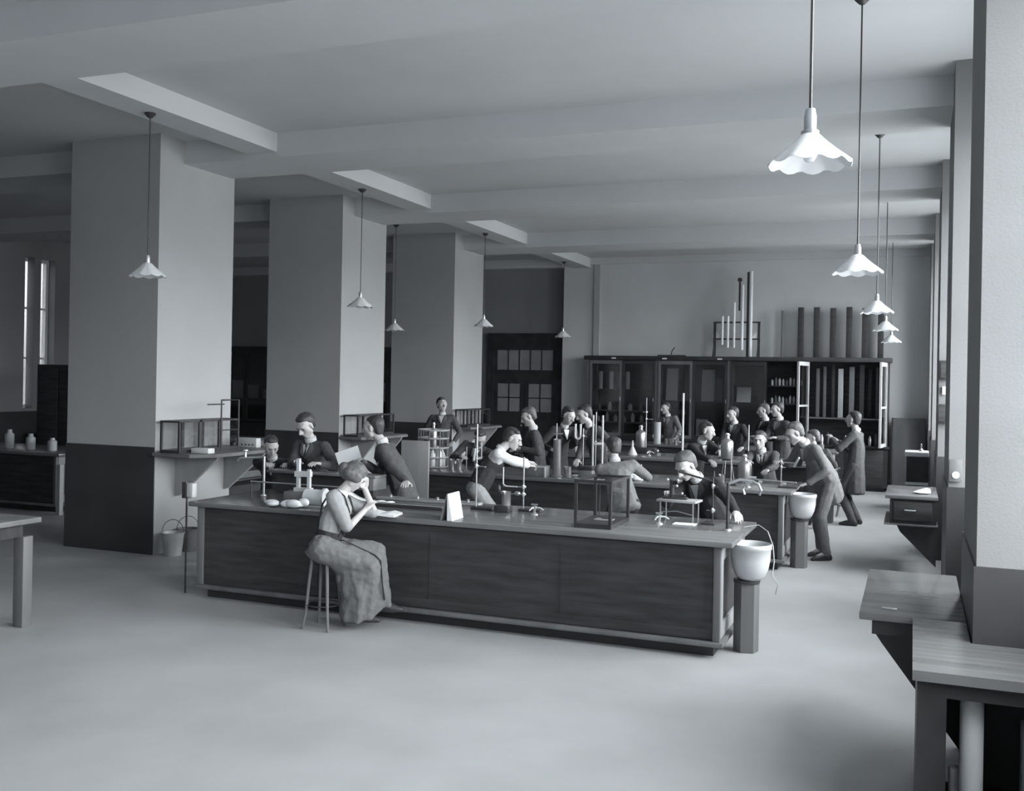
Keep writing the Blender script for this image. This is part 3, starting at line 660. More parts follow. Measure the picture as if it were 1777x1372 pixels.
MB().box(-.48, .42, -.046, -.012, .03, .033).build('scale_strip', palewood, t, 0)
t = thing('folded_card', 'folded white card standing like a tent on the middle of the front bench', 'card', (-3.72, 8.0, T), .05)
b = MB()
b.prism([(.002, .0), (.05, 0), (.008, .23), (.0, .23)], 'y', -.13, .13).build('lit_leaf', paper, t, 0)
MB().prism([(-.065, 0), (-.052, 0), (0, .23), (-.006, .23)], 'y', -.13, .13).build('shaded_leaf', midwood, t, 0)  # same white card; the shade on this leaf is put into its colour
stand(-3.83, 8.76, T, .80, 'tall thin retort stand on the front bench before the man in shirtsleeves', arms=((.40, .10, 1),))
t = thing('wooden_block', 'small dark block under the beaker on the front bench', 'block', (-3.50, 8.66, T))
MB().box(-.08, .06, -.06, .06, 0, .06, .005).build('block', darkwood, t, 30)
beaker(-3.48, 8.66, T + .061, .042, .13, 'tall glass beaker on a dark block beside the shorter retort stand')
t = stand(-3.38, 8.84, T, .50, 'shorter retort stand with clamps beside the beaker on the front bench', arms=((.22, .20, -1), (.15, .17, -1)))
MB().tube([(-.20, -.02, .40), (-.20, -.02, .24), (-.17, -.02, .22), (-.06, -.02, .22)], .007, 8).build('bent_tube', stone, t)
for x in (-.19, -.05): MB().ell((x, -.03, .16), (.032, .02, .022)).build('bulb', steel, t)
MB().ell((-.24, -.03, .19), (.02, .02, .045)).build('weight', iron, t)
gas_tap(-3.18, 8.6, T, 'bright gas tap right of the shorter retort stand on the front bench')
gas_tap(-2.02, 8.58, T, 'bright gas tap in front of the small levelling table on the front bench')
glass_case(-2.46, 8.34, T, .30, .56, .40, 2, 'square glass balance case with a dark frame on the front bench')
t = thing('balance_scale', 'thin dark bent pointer inside the square balance case', 'pointer', (-2.47, 8.35, T + .036))
MB().tube([(-.02, 0, .34), (-.02, 0, .03), (.01, 0, .012), (.09, 0, .01)], .005, 8).build('pointer', iron, t)
MB().box(-.05, .10, -.06, .06, 0, .008).build('foot', palewood, t, 0)
# levelling table + reading microscope
t = thing('levelling_table', 'small pale-topped table on thin legs before the bowed fair-haired man', 'stand', (-1.93, 8.93, T), -.1)
MB().box(-.17, .19, -.11, .11, .165, .185, .003).build('tabletop', palewood, t, 30)
for x, y in ((-.14, -.08), (.16, -.08), (-.14, .08), (.16, .08)): MB().tube([(x, y, 0), (x, y, .165)], .007, 8).build('leg', steel, t)
MB().tube([(-.14, -.08, .07), (.0, -.06, .085), (.16, -.08, .06)], .005, 8).build('stretcher', steel, t)
t = thing('reading_microscope', 'dark reading microscope standing on the small levelling table', 'microscope', (-1.97, 8.93, T + .186))
MB().box(-.10, .12, -.035, .035, 0, .018, .003).box(-.06, .10, -.02, .02, .028, .04).build('base', iron, t, 30)
MB().tube([(-.02, 0, .01), (-.02, 0, .17)], .022, 14).build('pillar', iron, t)
MB().tube([(-.02, 0, .14), (.03, -.03, .15), (.05, .04, .16)], .018, 12).build('eyepiece', blackpaint, t)
for x, y, z in ((-.06, -.01, .17), (.04, -.04, .17), (.03, -.04, .12), (.07, 0, .05)): MB().ell((x, y, z), .014, 10, 8).build('knob', brass, t)
t = stand(-1.60, 8.80, T, .40, 'dark jointed stand with an arm reaching to the microscope', m=iron, bx=.11, base_side=-1, arms=((.12, .05, -1), (.33, .04, 1)))
MB().tube([(0, 0, .375), (-.12, 0, .40), (-.31, .03, .44)], .009, 8).build('long_arm', iron, t)
tag(MB().box(-.11, .08, -.06, .07, 0, .008, .002).build('notebook', paper, None, 0, (-1.80, 8.66, T)), 'thin white notebook beside the foot of the jointed stand', 'notebook')
t = thing('water_pipe', 'dark upright water pipe with hooked taps at the right corner of the front bench', 'pipe', (-1.42, 8.50, T))
MB().tube([(0, 0, 0), (0, 0, .40)], .013, 12).build('riser', iron, t)
MB().lathe([(0, 0), (.035, 0), (.03, .012), (0, .015)], n=16).build('flange', brass, t)
MB().tube([(0, 0, .39), (.10, .0, .43), (.20, 0, .42)], .012, 10).build('arm', brass, t)
for s in (-1, 1): MB().tube([(.20, 0, .42), (.20 + .05 * s, -.01, .40), (.20 + .075 * s, -.02, .35), (.20 + .06 * s, -.02, .31)], .011, 10).build('nozzle', steel, t)
MB().bar((.20 - .03, 0, .455), (.20 + .03, 0, .455), .014).build('lever', brass, t, 0)

# --- second bench
t = thing('light_screen', 'pale upright screen board standing behind the bending young man', 'screen', (-6.0, 11.72, 0))
MB().box(-.20, .20, -.012, .012, .0, 1.33, .003).build('panel', palewood, t, 30)
MB().box(-.28, .28, -.08, .08, 0.0, .03).build('foot', midwood, t, 0)
t = thing('wire_basket', 'round openwork basket full of pale jars at the left end of the second bench', 'basket', (-6.12, 12.5, T + .003))
b = MB(); n = 9; R0 = .20
for k in range(n):
    a = 2 * PI * k / n; b.bar((R0 * math.cos(a), R0 * math.sin(a), 0), (R0 * 1.06 * math.cos(a), R0 * 1.06 * math.sin(a), .52), .014)
b.build('stakes', midwood, t, 0)
for z in (.01, .14, .27, .40, .51):
    MB().lathe([((R0 + .012 * z / .5), z - .012), ((R0 + .012 * z / .5) + .010, z), ((R0 + .012 * z / .5), z + .012), ((R0 + .012 * z / .5) - .008, z), ((R0 + .012 * z / .5), z - .012)], n=28).build('hoop', palewood, t, 60)
MB().lathe([(0, .0), (R0, 0), (R0, .01), (0, .012)], n=24).build('bottom', midwood, t, 60)
random.seed(5)
for k in range(9):
    a = 2 * PI * k / 9 + .2; r = .13
    jar(-6.12 + r * math.cos(a), 12.5 + r * math.sin(a), T + .018, .042, .20 + .03 * (k % 3), stone, 'pale jar packed inside the round basket', 'glass_jar', 'jar', 'jars in the basket')
big_bottle(-6.12, 12.5, T + .26, .05, .34, 'bottle sticking out of the top of the round basket')
for k, x in enumerate((-5.74, -5.65)):
    beaker(x, 12.3 + .03 * k, T, .037, .145, 'tall glass jar on the left part of the second bench, %s of the pair' % ('left' if k == 0 else 'right'), group='pair of jars on the second bench')
t = thing('spectrometer', 'instrument with a white sloping tube that the crouching student looks into', 'instrument', (-5.52, 12.55, T))
MB().lathe([(0, 0), (.07, 0), (.06, .02), (.015, .04), (.012, .18), (0, .18)], n=18).build('foot', iron, t, 50)
MB().tube([(-.02, .06, .27), (.03, -.10, .12)], .016, 12).build('sight_tube', stone, t)
MB().tube([(-.12, 0, .0), (-.12, 0, .30)], .006, 8).build('side_rod', stone, t)
MB().tube([(.10, 0, .0), (.10, 0, .33)], .007, 8).build('side_rod', stone, t)
gas_tap(-5.25, 12.35, T, 'bright gas tap beside the crouching student')
t = thing('open_box', 'small open-framed grey box under the hands of the man in shirtsleeves', 'box', (-4.40, 12.05, T))
MB().box(-.15, .12, -.12, .10, 0, .14, .004).build('case', midwood, t, 30)
MB().box(-.16, .13, -.13, -.12, .125, .145).box(.11, .13, -.13, -.12, 0, .125).build('pale_edge', boxwood, t, 0)
t = thing('hydrometer_jar', 'tall straight pale cylinder standing on the front of the second bench', 'jar', (-4.20, 12.16, T))
MB().lathe([(.07, 0), (.07, .012), (.052, .02), (.052, .47), (.058, .48), (.05, .48), (.047, .03), (0, .03)], n=22, cap0=True).build('glass', stone_glass, t, 50)
MB().lathe([(0, .03), (.045, .03), (.045, .45), (0, .45)], n=22).build('liquid', liquid, t, 50)
MB().tube([(-.01, 0, .40), (-.01, 0, .68)], .006, 8).build('stem', stone, t)
MB().tube([(-.05, 0, .54), (.07, 0, .55)], .008, 8).build('stem_clip', steel, t)
t = stand(-4.0, 12.62, T, .60, 'thin stand carrying a white U-shaped tube on the second bench', arms=((.50, .05, 1),), base_side=-1)
MB().tube([(-.11, 0, .66), (-.11, 0, .50)] + [(-.075 - .035 * math.cos(a), 0, .50 - .035 * math.sin(a)) for a in [PI * i / 8 for i in range(1, 8)]] + [(-.04, 0, .50), (-.04, 0, .66)], .014, 10).build('u_tube', paper, t)
beaker(-4.12, 12.35, T, .05, .12, 'short wide beaker between the tall cylinder and the dark instrument box')
tag(MB().box(-.06, .10, -.07, .07, 0, .012, .002).build('white_plate', white, None, 30, (-4.0, 12.38, T)), 'flat white plate beside the short wide beaker', 'plate')
t = stand(-3.86, 12.72, T, .82, 'stand with two long vertical glass tubes before the man with the moustache', arms=((.42, .12, 1), (.42, .04, -1)))
for x in (-.03, .10): MB().tube([(x, -.03, .06), (x, -.03, .78)], .014, 10).build('glass_tube', stone, t)
MB().hull([((.0, -.03, .40), .018), ((.09, -.03, .41), .018)]).build('clip', paper, t)
t = thing('instrument_box', 'square box with a dark band beside the man seen from behind', 'box', (-3.78, 12.08, T))
MB().box(-.09, .09, -.07, .08, 0, .11, .003).build('case', midwood, t, 30)
MB().box(-.092, .092, -.072, .082, .11, .16, .003).build('dark_band', blackpaint, t, 30)
tag(MB().tube([(-3.9, 11.98, T + .012), (-3.80, 11.95, T + .012), (-3.72, 11.93, T + .01), (-3.6, 11.96, T + .012), (-3.5, 12.0, T + .012)], .008, 8).build('rubber_tubing', stone, None, 60), 'white rubber tube lying in front of the square box', 'tubing')
gas_tap(-3.50, 12.5, T, 'bright gas tap behind the man seen from behind')
t = thing('thistle_funnel', 'thin upright glass rod rising from a heap of white cloth on the second bench', 'glassware', (-3.12, 12.25, T))
MB().tube([(0, 0, 0.0), (0, 0, .20)], [.022, .006], 10).build('glass', stone, t)
b = MB(); random.seed(8)
for k in range(8): q = random.uniform(.02, .035); b.ell((random.uniform(-.16, -.02), random.uniform(-.05, .05), q + .05 * (k % 3) / 2), (random.uniform(.04, .06), .03, q), 12, 8)
tag(b.build('crumpled_cloth', paper, None, 180, (-3.12, 12.2, T)), 'heap of white cloth and glass in the middle of the second bench', 'cloth')
tr = thing('tripod', 'thin-legged tripod under the raised bottle on the second bench', 'tripod', (-2.18, 12.92, T))
MB().lathe([(.05, .25), (.06, .25), (.06, .262), (.05, .262), (.05, .25)], n=20).box(-.05, .05, -.05, .05, .262, .268).build('ring', iron, tr, 30)
for k in range(3):
    a = 2 * PI * k / 3 + .4; MB().tube([(.055 * math.cos(a), .055 * math.sin(a), .25), (.095 * math.cos(a), .095 * math.sin(a), 0)], .006, 8).build('leg', steel, tr)
big_bottle(-2.18, 12.92, T + .270, .078, .31, 'large bottle raised on a tripod, held by the student in profile')
big_bottle(-1.93, 12.75, T, .085, .33, 'large ribbed bottle standing low in front of the boy who grips it')
beaker(-2.16, 12.45, T, .04, .11, 'small beaker in front of the raised bottle')
t = stand(-2.02, 12.28, T, .42, 'thin slanting tube on a clip foot, under the raised bottle', bx=.1, by=.08)
gas_tap(-1.80, 12.15, T, 'bright gas tap in front of the low bottle on the second bench')
t = thing('long_tube', 'long thin tube lying along the right part of the second bench', 'tube', (-1.6, 12.85, T))
MB().tube([(-.28, .05, .03), (.30, -.12, .03)], .009, 8).build('tube', stone, t)
for x, y in ((-.15, .012), (.15, -.075)): MB().box(x - .02, x + .02, y - .03, y + .03, 0, .021).build('rest', white, t, 0)
t = stand(-1.44, 12.35, T, .34, 'retort stand with clamps at the right end of the second bench', arms=((.30, .16, 1), (.24, .05, 1)))
MB().hull([((.17, -.02, .30), .014), ((.20, -.02, .36), .016), ((.15, -.02, .26), .016)]).build('clamp_head', steel, t)
t = stand(-2.35, 13.0, T, .10, 'low clip stand behind the small beaker', bx=.12)

# --- third bench
t = thing('tall_rod', 'very tall white rod rising from the third bench above the students', 'rod', (-3.60, 16.9, T))
MB().tube([(0, 0, .0), (0, 0, 1.05)], .018, 12).build('rod', paper, t)
MB().box(-.10, .10, -.08, .08, 0, .02, .004).build('foot', iron, t, 30)
for z in (.35, .22): MB().ell((-.06, -.01, z), (.035, .02, .02), 10, 8).build('clip', steel, t)
tag(MB().lathe([(.0, 0), (.085, 0), (.085, .01), (.02, .14), (.014, .24), (0, .24)], n=20).build('conical_flask', stone, None, 50, (-4.35, 16.45, T)), 'white narrow-necked flask on the third bench', 'flask')
t = thing('wooden_block', 'dark platform under the bottle on the third bench', 'block', (-4.32, 16.96, T))
MB().box(-.12, .25, -.09, .09, 0, .10, .005).build('block', darkwood, t, 30)
MB().ell((.27, 0, .05), .03, 10, 8).build('knob', steel, t)
big_bottle(-4.34, 16.96, T + .101, .085, .36, 'large pale bottle standing on the dark platform of the third bench')
t = stand(-4.30, 17.17, T, .95, 'tall stand with a cross arm behind the bottle of the third bench', m=stone, by=.08, arms=((.58, .12, 1), (.70, .06, -1)))
t = stand(-2.50, 16.9, T, .55, 'pale vertical tube stand beside the boy at the third bench', m=paper, bx=.14)
gas_tap(-4.05, 16.4, T, 'bright gas tap beside the white flask on the third bench')
gas_tap(-3.2, 16.4, T, 'bright gas tap right of the tall white rod')
t = stand(-2.9, 16.6, T, .24, 'short stand on the third bench, right of the tall rod', bx=.12)
# --- farthest bench
tag(MB().lathe([(0, 0), (.075, 0), (.07, .02), (.07, .42), (.075, .43), (0, .43)], n=20).build('glass_cylinder', stone, None, 50, (-4.72, 19.75, T)), 'tall pale cylinder on the farthest bench, left of the standing student', 'cylinder')
for k in range(3):
    beaker(-4.52 + .09 * k, 19.7, T, .035, .11, 'one of the three little beakers beside the tall pale cylinder', group='three little beakers on the farthest bench')
tag(MB().tube([(.07 * math.cos(a), 0, .08 * math.sin(a)) for a in [PI * i / 8 for i in range(9)]], .012, 8).build('bent_tube', paper, None, 60, (-5.55, 19.8, T)), 'small white arched tube at the left part of the farthest bench', 'tube')
random.seed(21)
for k in range(9):
    x = -2.35 + .11 * k
    jar(x, 19.75 + .15 * (k % 2), T, .03 + .01 * (k % 2), .10 + .06 * ((k * 7) % 4) / 2, (stone, steel, clear)[k % 3], 'small glassware at the right end of the farthest bench', 'small_flask', 'glassware', 'glassware at the right end of the farthest bench')
for k in range(4):
    jar(-3.9 + .14 * k, 19.8, T, .03, .09 + .03 * (k % 2), (steel, stone)[k % 2], 'small bright fitting right of the standing far student', 'small_fitting', 'fitting', 'small fittings on the farthest bench')
# left aisle bits
for k in range(3):
    jar(-12.5 - .45 * k, 12.0, .902, .07, .2 + .05 * k, stone, 'jar on the dark bench of the left aisle', 'glass_jar', 'jar', 'jars on the left aisle bench')

# ---------------------------------------------------------------- stools
def stool(x, y, h, label, rz=0.0):
    t = thing('stool', label, 'stool', (x, y, 0), rz, 'round wooden stools')
    MB().lathe([(0, h - .03), (.15, h - .03), (.165, h - .02), (.165, h - .005), (.155, h), (0, h)], n=28).build('seat', midwood, t, 50)
    for k in range(4):
        a = PI / 4 + k * PI / 2; c_, s_ = math.cos(a), math.sin(a)
        MB().tube([(.10 * c_, .10 * s_, h - .03), (.13 * c_, .13 * s_, h * .55), (.15 * c_, .15 * s_, h * .2), (.18 * c_, .18 * s_, .0)], [.015, .014, .012, .012], 8).build('leg', midwood, t)
    r = .143
    MB().lathe([(r, h * .3), (r + .006, h * .3 + .006), (r, h * .3 + .012), (r - .006, h * .3 + .006), (r, h * .3)], n=24).build('foot_ring', iron, t, 60)
    return t
stool(-4.65, 7.42, .66, 'stool under the seated woman at the front bench')
stool(-3.70, 10.2, .66, 'round stool whose pale seat shows just behind the front bench')
stool(-1.0, 17.4, .60, 'wooden stool just behind the coated man standing in the right aisle')

# ---------------------------------------------------------------- people
skin_m = mat('skin', .46, .55, .3, noise=.04, nscale=8, tint=(1.0, .985, .965))
hair_dark = mat('dark_hair', .045, .5, .4, noise=.3, nscale=30)
hair_mid = mat('brown_hair', .11, .5, .4, noise=.3, nscale=30)
cloth_dark = mat('dark_suit_cloth', .045, .9, .1, noise=.15, nscale=25)
cloth_mid = mat('grey_suit_cloth', .085, .9, .1, noise=.15, nscale=25)
cloth_grey = mat('light_grey_cloth', .17, .9, .1, noise=.12, nscale=25)
cloth_pale = mat('pale_linen', .32, .9, .1, noise=.08, nscale=20)
cloth_white = mat('white_shirt', .62, .9, .1, noise=.04)
leather = mat('black_leather', .04, .35, .5)
eye_m = mat('dark_eye', .03, .2, .5)
wrinkle = bpy.data.textures.new('wrinkle', 'CLOUDS'); wrinkle.noise_scale = .09; wrinkle.noise_depth = 2

def blob(mb, name, m, vox, parent, origin, smooth=3, disp=0.0):
    """weld overlapping closed pieces into one continuous smooth skin"""
    me = bpy.data.meshes.new('tmp'); mb.bm.to_mesh(me); mb.bm.free()
    o = bpy.data.objects.new('tmp', me); COL.objects.link(o)
    r = o.modifiers.new('r', 'REMESH'); r.mode = 'VOXEL'; r.voxel_size = vox; r.use_smooth_shade = True
    if disp:
        d = o.modifiers.new('d', 'DISPLACE'); d.texture = wrinkle; d.strength = disp; d.texture_coords = 'GLOBAL'
    if smooth:
        s_ = o.modifiers.new('s', 'SMOOTH'); s_.factor = .5; s_.iterations = smooth
    dg = bpy.context.evaluated_depsgraph_get()
    me2 = bpy.data.meshes.new_from_object(o.evaluated_get(dg))
    bpy.data.objects.remove(o); bpy.data.meshes.remove(me)
    me2.transform(Matrix.Translation(-Vector(origin))); me2.name = name
    me2.materials.clear(); me2.materials.append(m)
    ob = bpy.data.objects.new(name, me2); COL.objects.link(ob)
    if parent is not None: ob.parent = parent
    else: ob.location = origin
    return ob

def ik(a, b, l1, l2, pole):
    d = b - a; L = d.length
    if L > (l1 + l2) * .995: b = a + d * ((l1 + l2) * .995 / L); d = b - a; L = d.length
    L = max(L, abs(l1 - l2) + .03)
    x = (l1 * l1 - l2 * l2 + L * L) / (2 * L); h = math.sqrt(max(l1 * l1 - x * x, 0))
    n = d.normalized(); p = pole - n * pole.dot(n); p = p.normalized() if p.length > 1e-5 else Vector((0, 0, 1))
    return a + n * x + p * h, b

def head_mesh(mb, c, R, s):
    """skull, jaw, nose, brow, lips, ears; R columns = right, forward, up"""
    P = lambda x, y, z: c + R @ Vector((x, y, z)) * s
    E = lambda x, y, z, r: (P(x, y, z), tuple(q * s for q in r) if isinstance(r, tuple) else r * s, R)
    mb.hull([E(0, -.018, .030, (.074, .090, .086)), E(0, .02, .03, (.068, .062, .07))])
    mb.hull([E(-.036, .045, .005, .034), E(.036, .045, .005, .034), E(-.040, .012, -.055, .026), E(.040, .012, -.055, .026), E(0, .062, -.088, (.022, .02, .018)), E(0, .05, .04, (.055, .035, .03))])
    mb.hull([E(0, .086, .022, .009), E(0, .113, -.018, .011), E(-.014, .095, -.024, .009), E(.014, .095, -.024, .009)])
    mb.hull([E(-.034, .078, .034, .011), E(.034, .078, .034, .011), E(0, .084, .034, .011)])
    mb.hull([E(-.018, .078, -.050, .009), E(.018, .078, -.050, .009), E(0, .085, -.047, .010)])
    mb.hull([E(-.014, .078, -.062, .009), E(.014, .078, -.062, .009)])
    for q in (-1, 1): mb.hull([E(q * .074, -.002, .012, (.010, .018, .018)), E(q * .074, -.006, -.022, (.008, .012, .012))])

def hand_mesh(mb, w, d, thumb, up, s, curl=.35, rad=1.0, spread=.1):
    """w wrist, d pointing direction, thumb = direction towards the thumb side, up = back of the hand"""
    d = d.normalized(); up = (up - d * up.dot(d)).normalized(); t = d.cross(up)
    if t.dot(thumb) < 0: t = -t
    Pq = lambda a, b, c_: w + (d * a + t * b + up * c_) * s
    k = s * rad
    mb.hull([(Pq(.0, 0, 0), .022 * k), (Pq(.03, .024, 0), .014 * k), (Pq(.03, -.022, 0), .014 * k), (Pq(.088, .030, .002), .0125 * k), (Pq(.085, -.030, 0), .0115 * k)])
    for i, (off, L) in enumerate(((.031, .070), (.0105, .078), (-.010, .072), (-.030, .057))):
        p = Pq(.088 - abs(off) * .08, off, .002); a = curl * (.7 + .12 * i); r0 = (.0092, .0092, .0090, .0082)[i] * k
        dd = d + t * spread * (1.5 - i) * .5
        for j, f in enumerate((.45, .32, .23)):
            ang = a * (j + 1)
            v = (dd.normalized() * math.cos(ang) - up * math.sin(ang)) * L * f * s
            q = p + v; mb.hull([(p, r0), (q, r0 * .9)]); p = q; r0 *= .92
    p = Pq(.025, .022, -.004); q = p + (t * .75 + d * .65 - up * .25).normalized() * .045 * s; q2 = q + (t * .25 + d * .9 - up * .35).normalized() * .032 * s
    mb.hull([(p, .014 * k), (q, .0105 * k)]); mb.hull([(q, .0105 * k), (q2, .0088 * k)])

def person(label, pelvis, head, heading, hl, hr, face=None, pitch=0.0, roll=0.0, s=1.04, near=False, jacket='dark', hem=.16, trousers=None, hair='dark', tache=False,
           seat=None, feet=None, front=True, tie=False, curl=(.35, .35), kind='suit', lean_up=.35, hand_up=(None, None), poles=(None, None), twist=0.0, cap=0.0, group='students and staff at work'):
    cl = {'dark': cloth_dark, 'mid': cloth_mid, 'grey': cloth_grey, 'pale': cloth_pale, 'white': cloth_white}
    jm = cl[jacket]; tm = cl[trousers or jacket]; hm = hair_dark if hair == 'dark' else hair_mid
    h = math.radians(heading); Fh = Vector((math.cos(h), math.sin(h), 0)); Z = Vector((0, 0, 1))
    C = Vector(head); P0 = Vector(pelvis)
    sp = (C - Vector((0, 0, .19 * s)) - P0).normalized()
    ndir = (sp * (1 - lean_up) + Z * lean_up + Fh * .12).normalized()
    N = C - ndir * .172 * s - Fh * .02
    u = (N - P0).normalized(); P = N - u * .50 * s
    F = (Fh - u * Fh.dot(u)).normalized(); Rt = F.cross(u).normalized()
    if twist:
        q = Matrix.Rotation(math.radians(twist), 3, u); Ft = q @ F; Rs = q @ Rt
    else: Ft, Rs = F, Rt
    mid = P + u * .26 * s + F * (-.015)   # small lumbar curve
    chest = P + u * .36 * s
    shR = N - u * .055 * s + Rs * .175 * s; shL = N - u * .055 * s - Rs * .175 * s
    hipR = P + Rt * .09 * s - u * .02; hipL = P - Rt * .09 * s - u * .02
    if feet is None:
        feet = ((P.x, P.y), (P.x, P.y)); g0 = Vector((P.x, P.y, 0))
        if seat: fR = g0 + Fh * .42 * s + Rt * .12; fL = g0 + Fh * .38 * s - Rt * .12
        else: fR = g0 + Rt * .11 + Fh * .04; fL = g0 - Rt * .11 - Fh * .05
    else: fL = Vector((*feet[0][:2], feet[0][2] if len(feet[0]) > 2 else 0)); fR = Vector((*feet[1][:2], feet[1][2] if len(feet[1]) > 2 else 0))
    ank = lambda f: Vector((f.x, f.y, .09 * s + f.z)) - Fh * .03
    kR, aR = ik(hipR, ank(fR), .44 * s, .43 * s, Fh + Z * .2); kL, aL = ik(hipL, ank(fL), .44 * s, .43 * s, Fh + Z * .2)
    root0 = Vector((P.x, P.y, 0)); org = root0
    # arms
    res = []
    for sd, sh, tgt, pole in ((-1, shL, hl, poles[0]), (1, shR, hr, poles[1])):
        if tgt is None: tgt = sh + Rs * sd * .06 - Z * .52 * s + Ft * .06
        tgt = Vector(tgt)
        rough = (tgt - sh).normalized(); wr = tgt - rough * .07 * s
        pl = Vector(pole) if pole else (-Z * .8 + Rs * sd * .7 - Ft * .35)
        e, w_ = ik(sh, wr, .295 * s, .255 * s, pl); res.append((sd, sh, e, w_))
    # body: one continuous skin
    b = MB(); vb = .0062 if near else .0085
    f = 1.0 if near else 1.12
    b.hull([(N - u * .06 * s, .062 * s), (N + ndir * .03 * s, .052 * s)]); b.hull([(N, .054 * s), (C - ndir * .07 * s, .050 * s)])
    b.hull([(shL, .045 * s), (shR, .045 * s), (chest, (.12 * s, .085 * s, .08 * s), Matrix((Rs, Ft, u)).transposed())])
    Rb = Matrix((Rt, F, u)).transposed()
    b.hull([(chest, (.12 * s, .085 * s, .08 * s), Rb), (mid, (.11 * s, .08 * s, .07 * s), Rb)]); b.hull([(mid, (.11 * s, .08 * s, .07 * s), Rb), (P, (.13 * s, .09 * s, .09 * s), Rb)])
    for hp, k, a, ft in ((hipR, kR, aR, fR), (hipL, kL, aL, fL)):
        b.hull([(hp, .07 * s), (k, .046 * s)]); b.hull([(k, .046 * s), (a, .032 * s)]); b.hull([(a, .03 * s), (a + Fh * .12 - Z * .05, .022 * s)])
    yaw = math.radians(face if face is not None else heading)
    hf = Vector((math.cos(yaw), math.sin(yaw), 0)); pr = math.radians(pitch)
    hfw = (hf * math.cos(pr) - Z * math.sin(pr)); hr_ = hf.cross(Z).normalized()
    hup = hr_.cross(hfw).normalized()
    if roll:
        q = Matrix.Rotation(math.radians(roll), 3, hfw); hr_ = q @ hr_; hup = q @ hup
    R = Matrix((hr_, hfw, hup)).transposed()
    hs = s * 1.08; head_mesh(b, C, R, hs)
    for i, (sd, sh, e, w_) in enumerate(res):
        b.hull([(sh, .045 * s), (e, .036 * s)]); b.hull([(e, .036 * s), (w_, .026 * s)])
        fd = (w_ - e).normalized(); hu = hand_up[i]
        hd = fd
        if hu is None: up = Z + fd * .01
        else:
            up = Vector(hu[0]); hd = Vector(hu[1]) if len(hu) > 1 else fd
        if abs(fd.z) > .8 and hu is None: up = Rs * sd + Ft * .3
        th = -Rs * sd + Z * .3
        if hu is None and fd.z < -.3: hd = (fd + Vector((fd.x, fd.y, 0)).normalized() * .8 if Vector((fd.x, fd.y, 0)).length > .1 else fd)
        hand_mesh(b, w_, hd, th, up, s, curl[i], f)
    me = blob(b, 'person', skin_m, vb, None, org, 2)
    tag(me, label, 'person', group)
    # hair
    P3 = lambda x, y, z: C + R @ Vector((x, y, z)) * hs
    E3 = lambda x, y, z, r: (P3(x, y, z), tuple(q * hs for q in r) if isinstance(r, tuple) else r * hs, R)
    b = MB()
    if kind == 'woman':
        b.hull([E3(0, -.02, .045, (.094, .10, .088)), E3(0, .012, .075, (.07, .06, .05)), E3(0, -.06, .0, (.088, .07, .075))])
        b.hull([E3(-.07, .0, .01, (.03, .06, .05)), E3(-.05, -.06, .0, .05)]); b.hull([E3(.07, .0, .01, (.03, .06, .05)), E3(.05, -.06, .0, .05)])
        b.hull([E3(0, -.115, .0, (.06, .045, .05)), E3(0, -.09, -.03, (.05, .04, .04))])
    else:
        b.hull([E3(0, -.036, .050, (.079, .083, .076)), E3(0, .004, .083, (.056, .052, .038))])
        b.hull([E3(0, -.045, .03, (.079, .072, .07)), E3(0, -.060, -.045, (.055, .035, .025))])
        b.hull([E3(.022, .022, .094, (.040, .036, .026)), E3(.01, -.02, .105, (.05, .05, .022))])
    blob(b, 'hair', hm, .006 if near else .009, me, org, 2, .006)
    if near or tache:
        for q in (-1, 1): MB().ell(P3(q * .031, .077, .012) - org, .0085 * s, 10, 8).build('eye', eye_m, me)
        bb = MB()
        for q in (-1, 1): bb.hull([E3(q * .018, .090, .031, .0045), E3(q * .045, .080, .031, .0045)])
        for v in bb.bm.verts: v.co -= org
        bb.build('eyebrows', hm, me)
    if tache:
        bb = MB().hull([E3(-.026, .088, -.040, .006), E3(0, .099, -.034, .008), E3(.026, .088, -.040, .006)])
        for v in bb.bm.verts: v.co -= org
        bb.build('moustache', hm, me)
    # shoes
    for ft, a in ((fR, aR), (fL, aL)):
        g = Vector((a.x, a.y, a.z - .09 * s)); o_ = [(g + Z * .075 - Fh * .02, .042), (g + Z * .03 - Fh * .055, .030), (g + Z * .028 + Fh * .09, .036), (g + Z * .02 + Fh * .18, .022)]
        bb = MB().hull([(q - org, r * s) for q, r in o_])
        if kind == 'woman': bb = MB().hull([(q - org, r * s) for q, r in o_]).hull([(a - org, .046), (a + Z * .16 - org, .05)])
        bb.build('shoe', leather, me, 60)
    vj = .011 if near else .014; wr_ = .018 if near else .016
    if kind == 'woman': return me, dict(N=N, u=u, F=F, Rt=Rt, P=P, kR=kR, kL=kL, aR=aR, aL=aL, org=org, C=C, R=R, shR=shR, shL=shL, res=res, chest=chest, mid=mid, Rb=Rb, Fh=Fh)
    # trousers
    b = MB()
    b.hull([(P + u * .06 * s, (.150 * s, .115 * s, .06 * s), Rb), (P - u * .03, (.165 * s, .125 * s, .09 * s), Rb)])
    for hp, k, a in ((hipR, kR, aR), (hipL, kL, aL)):
        b.hull([(hp, .095 * s), (k, .070 * s)]); b.hull([(k, .070 * s), (a + Z * .0, .058 * s)])
    blob(b, 'trousers', tm, vj, me, org, 2, wr_)
    Rch = Matrix((Rs, Ft, u)).transposed()
    # upper garment
    b = MB()
    b.hull([(shL - u * .01, .062 * s), (shR - u * .01, .062 * s), (N - u * .045 * s, (.085 * s, .07 * s, .045 * s), Rch), (chest + Ft * .01, (.155 * s, .115 * s, .08 * s), Rch)])
    b.hull([(chest + Ft * .01, (.155 * s, .115 * s, .08 * s), Rch), (mid, (.145 * s, .112 * s, .07 * s), Rb)])
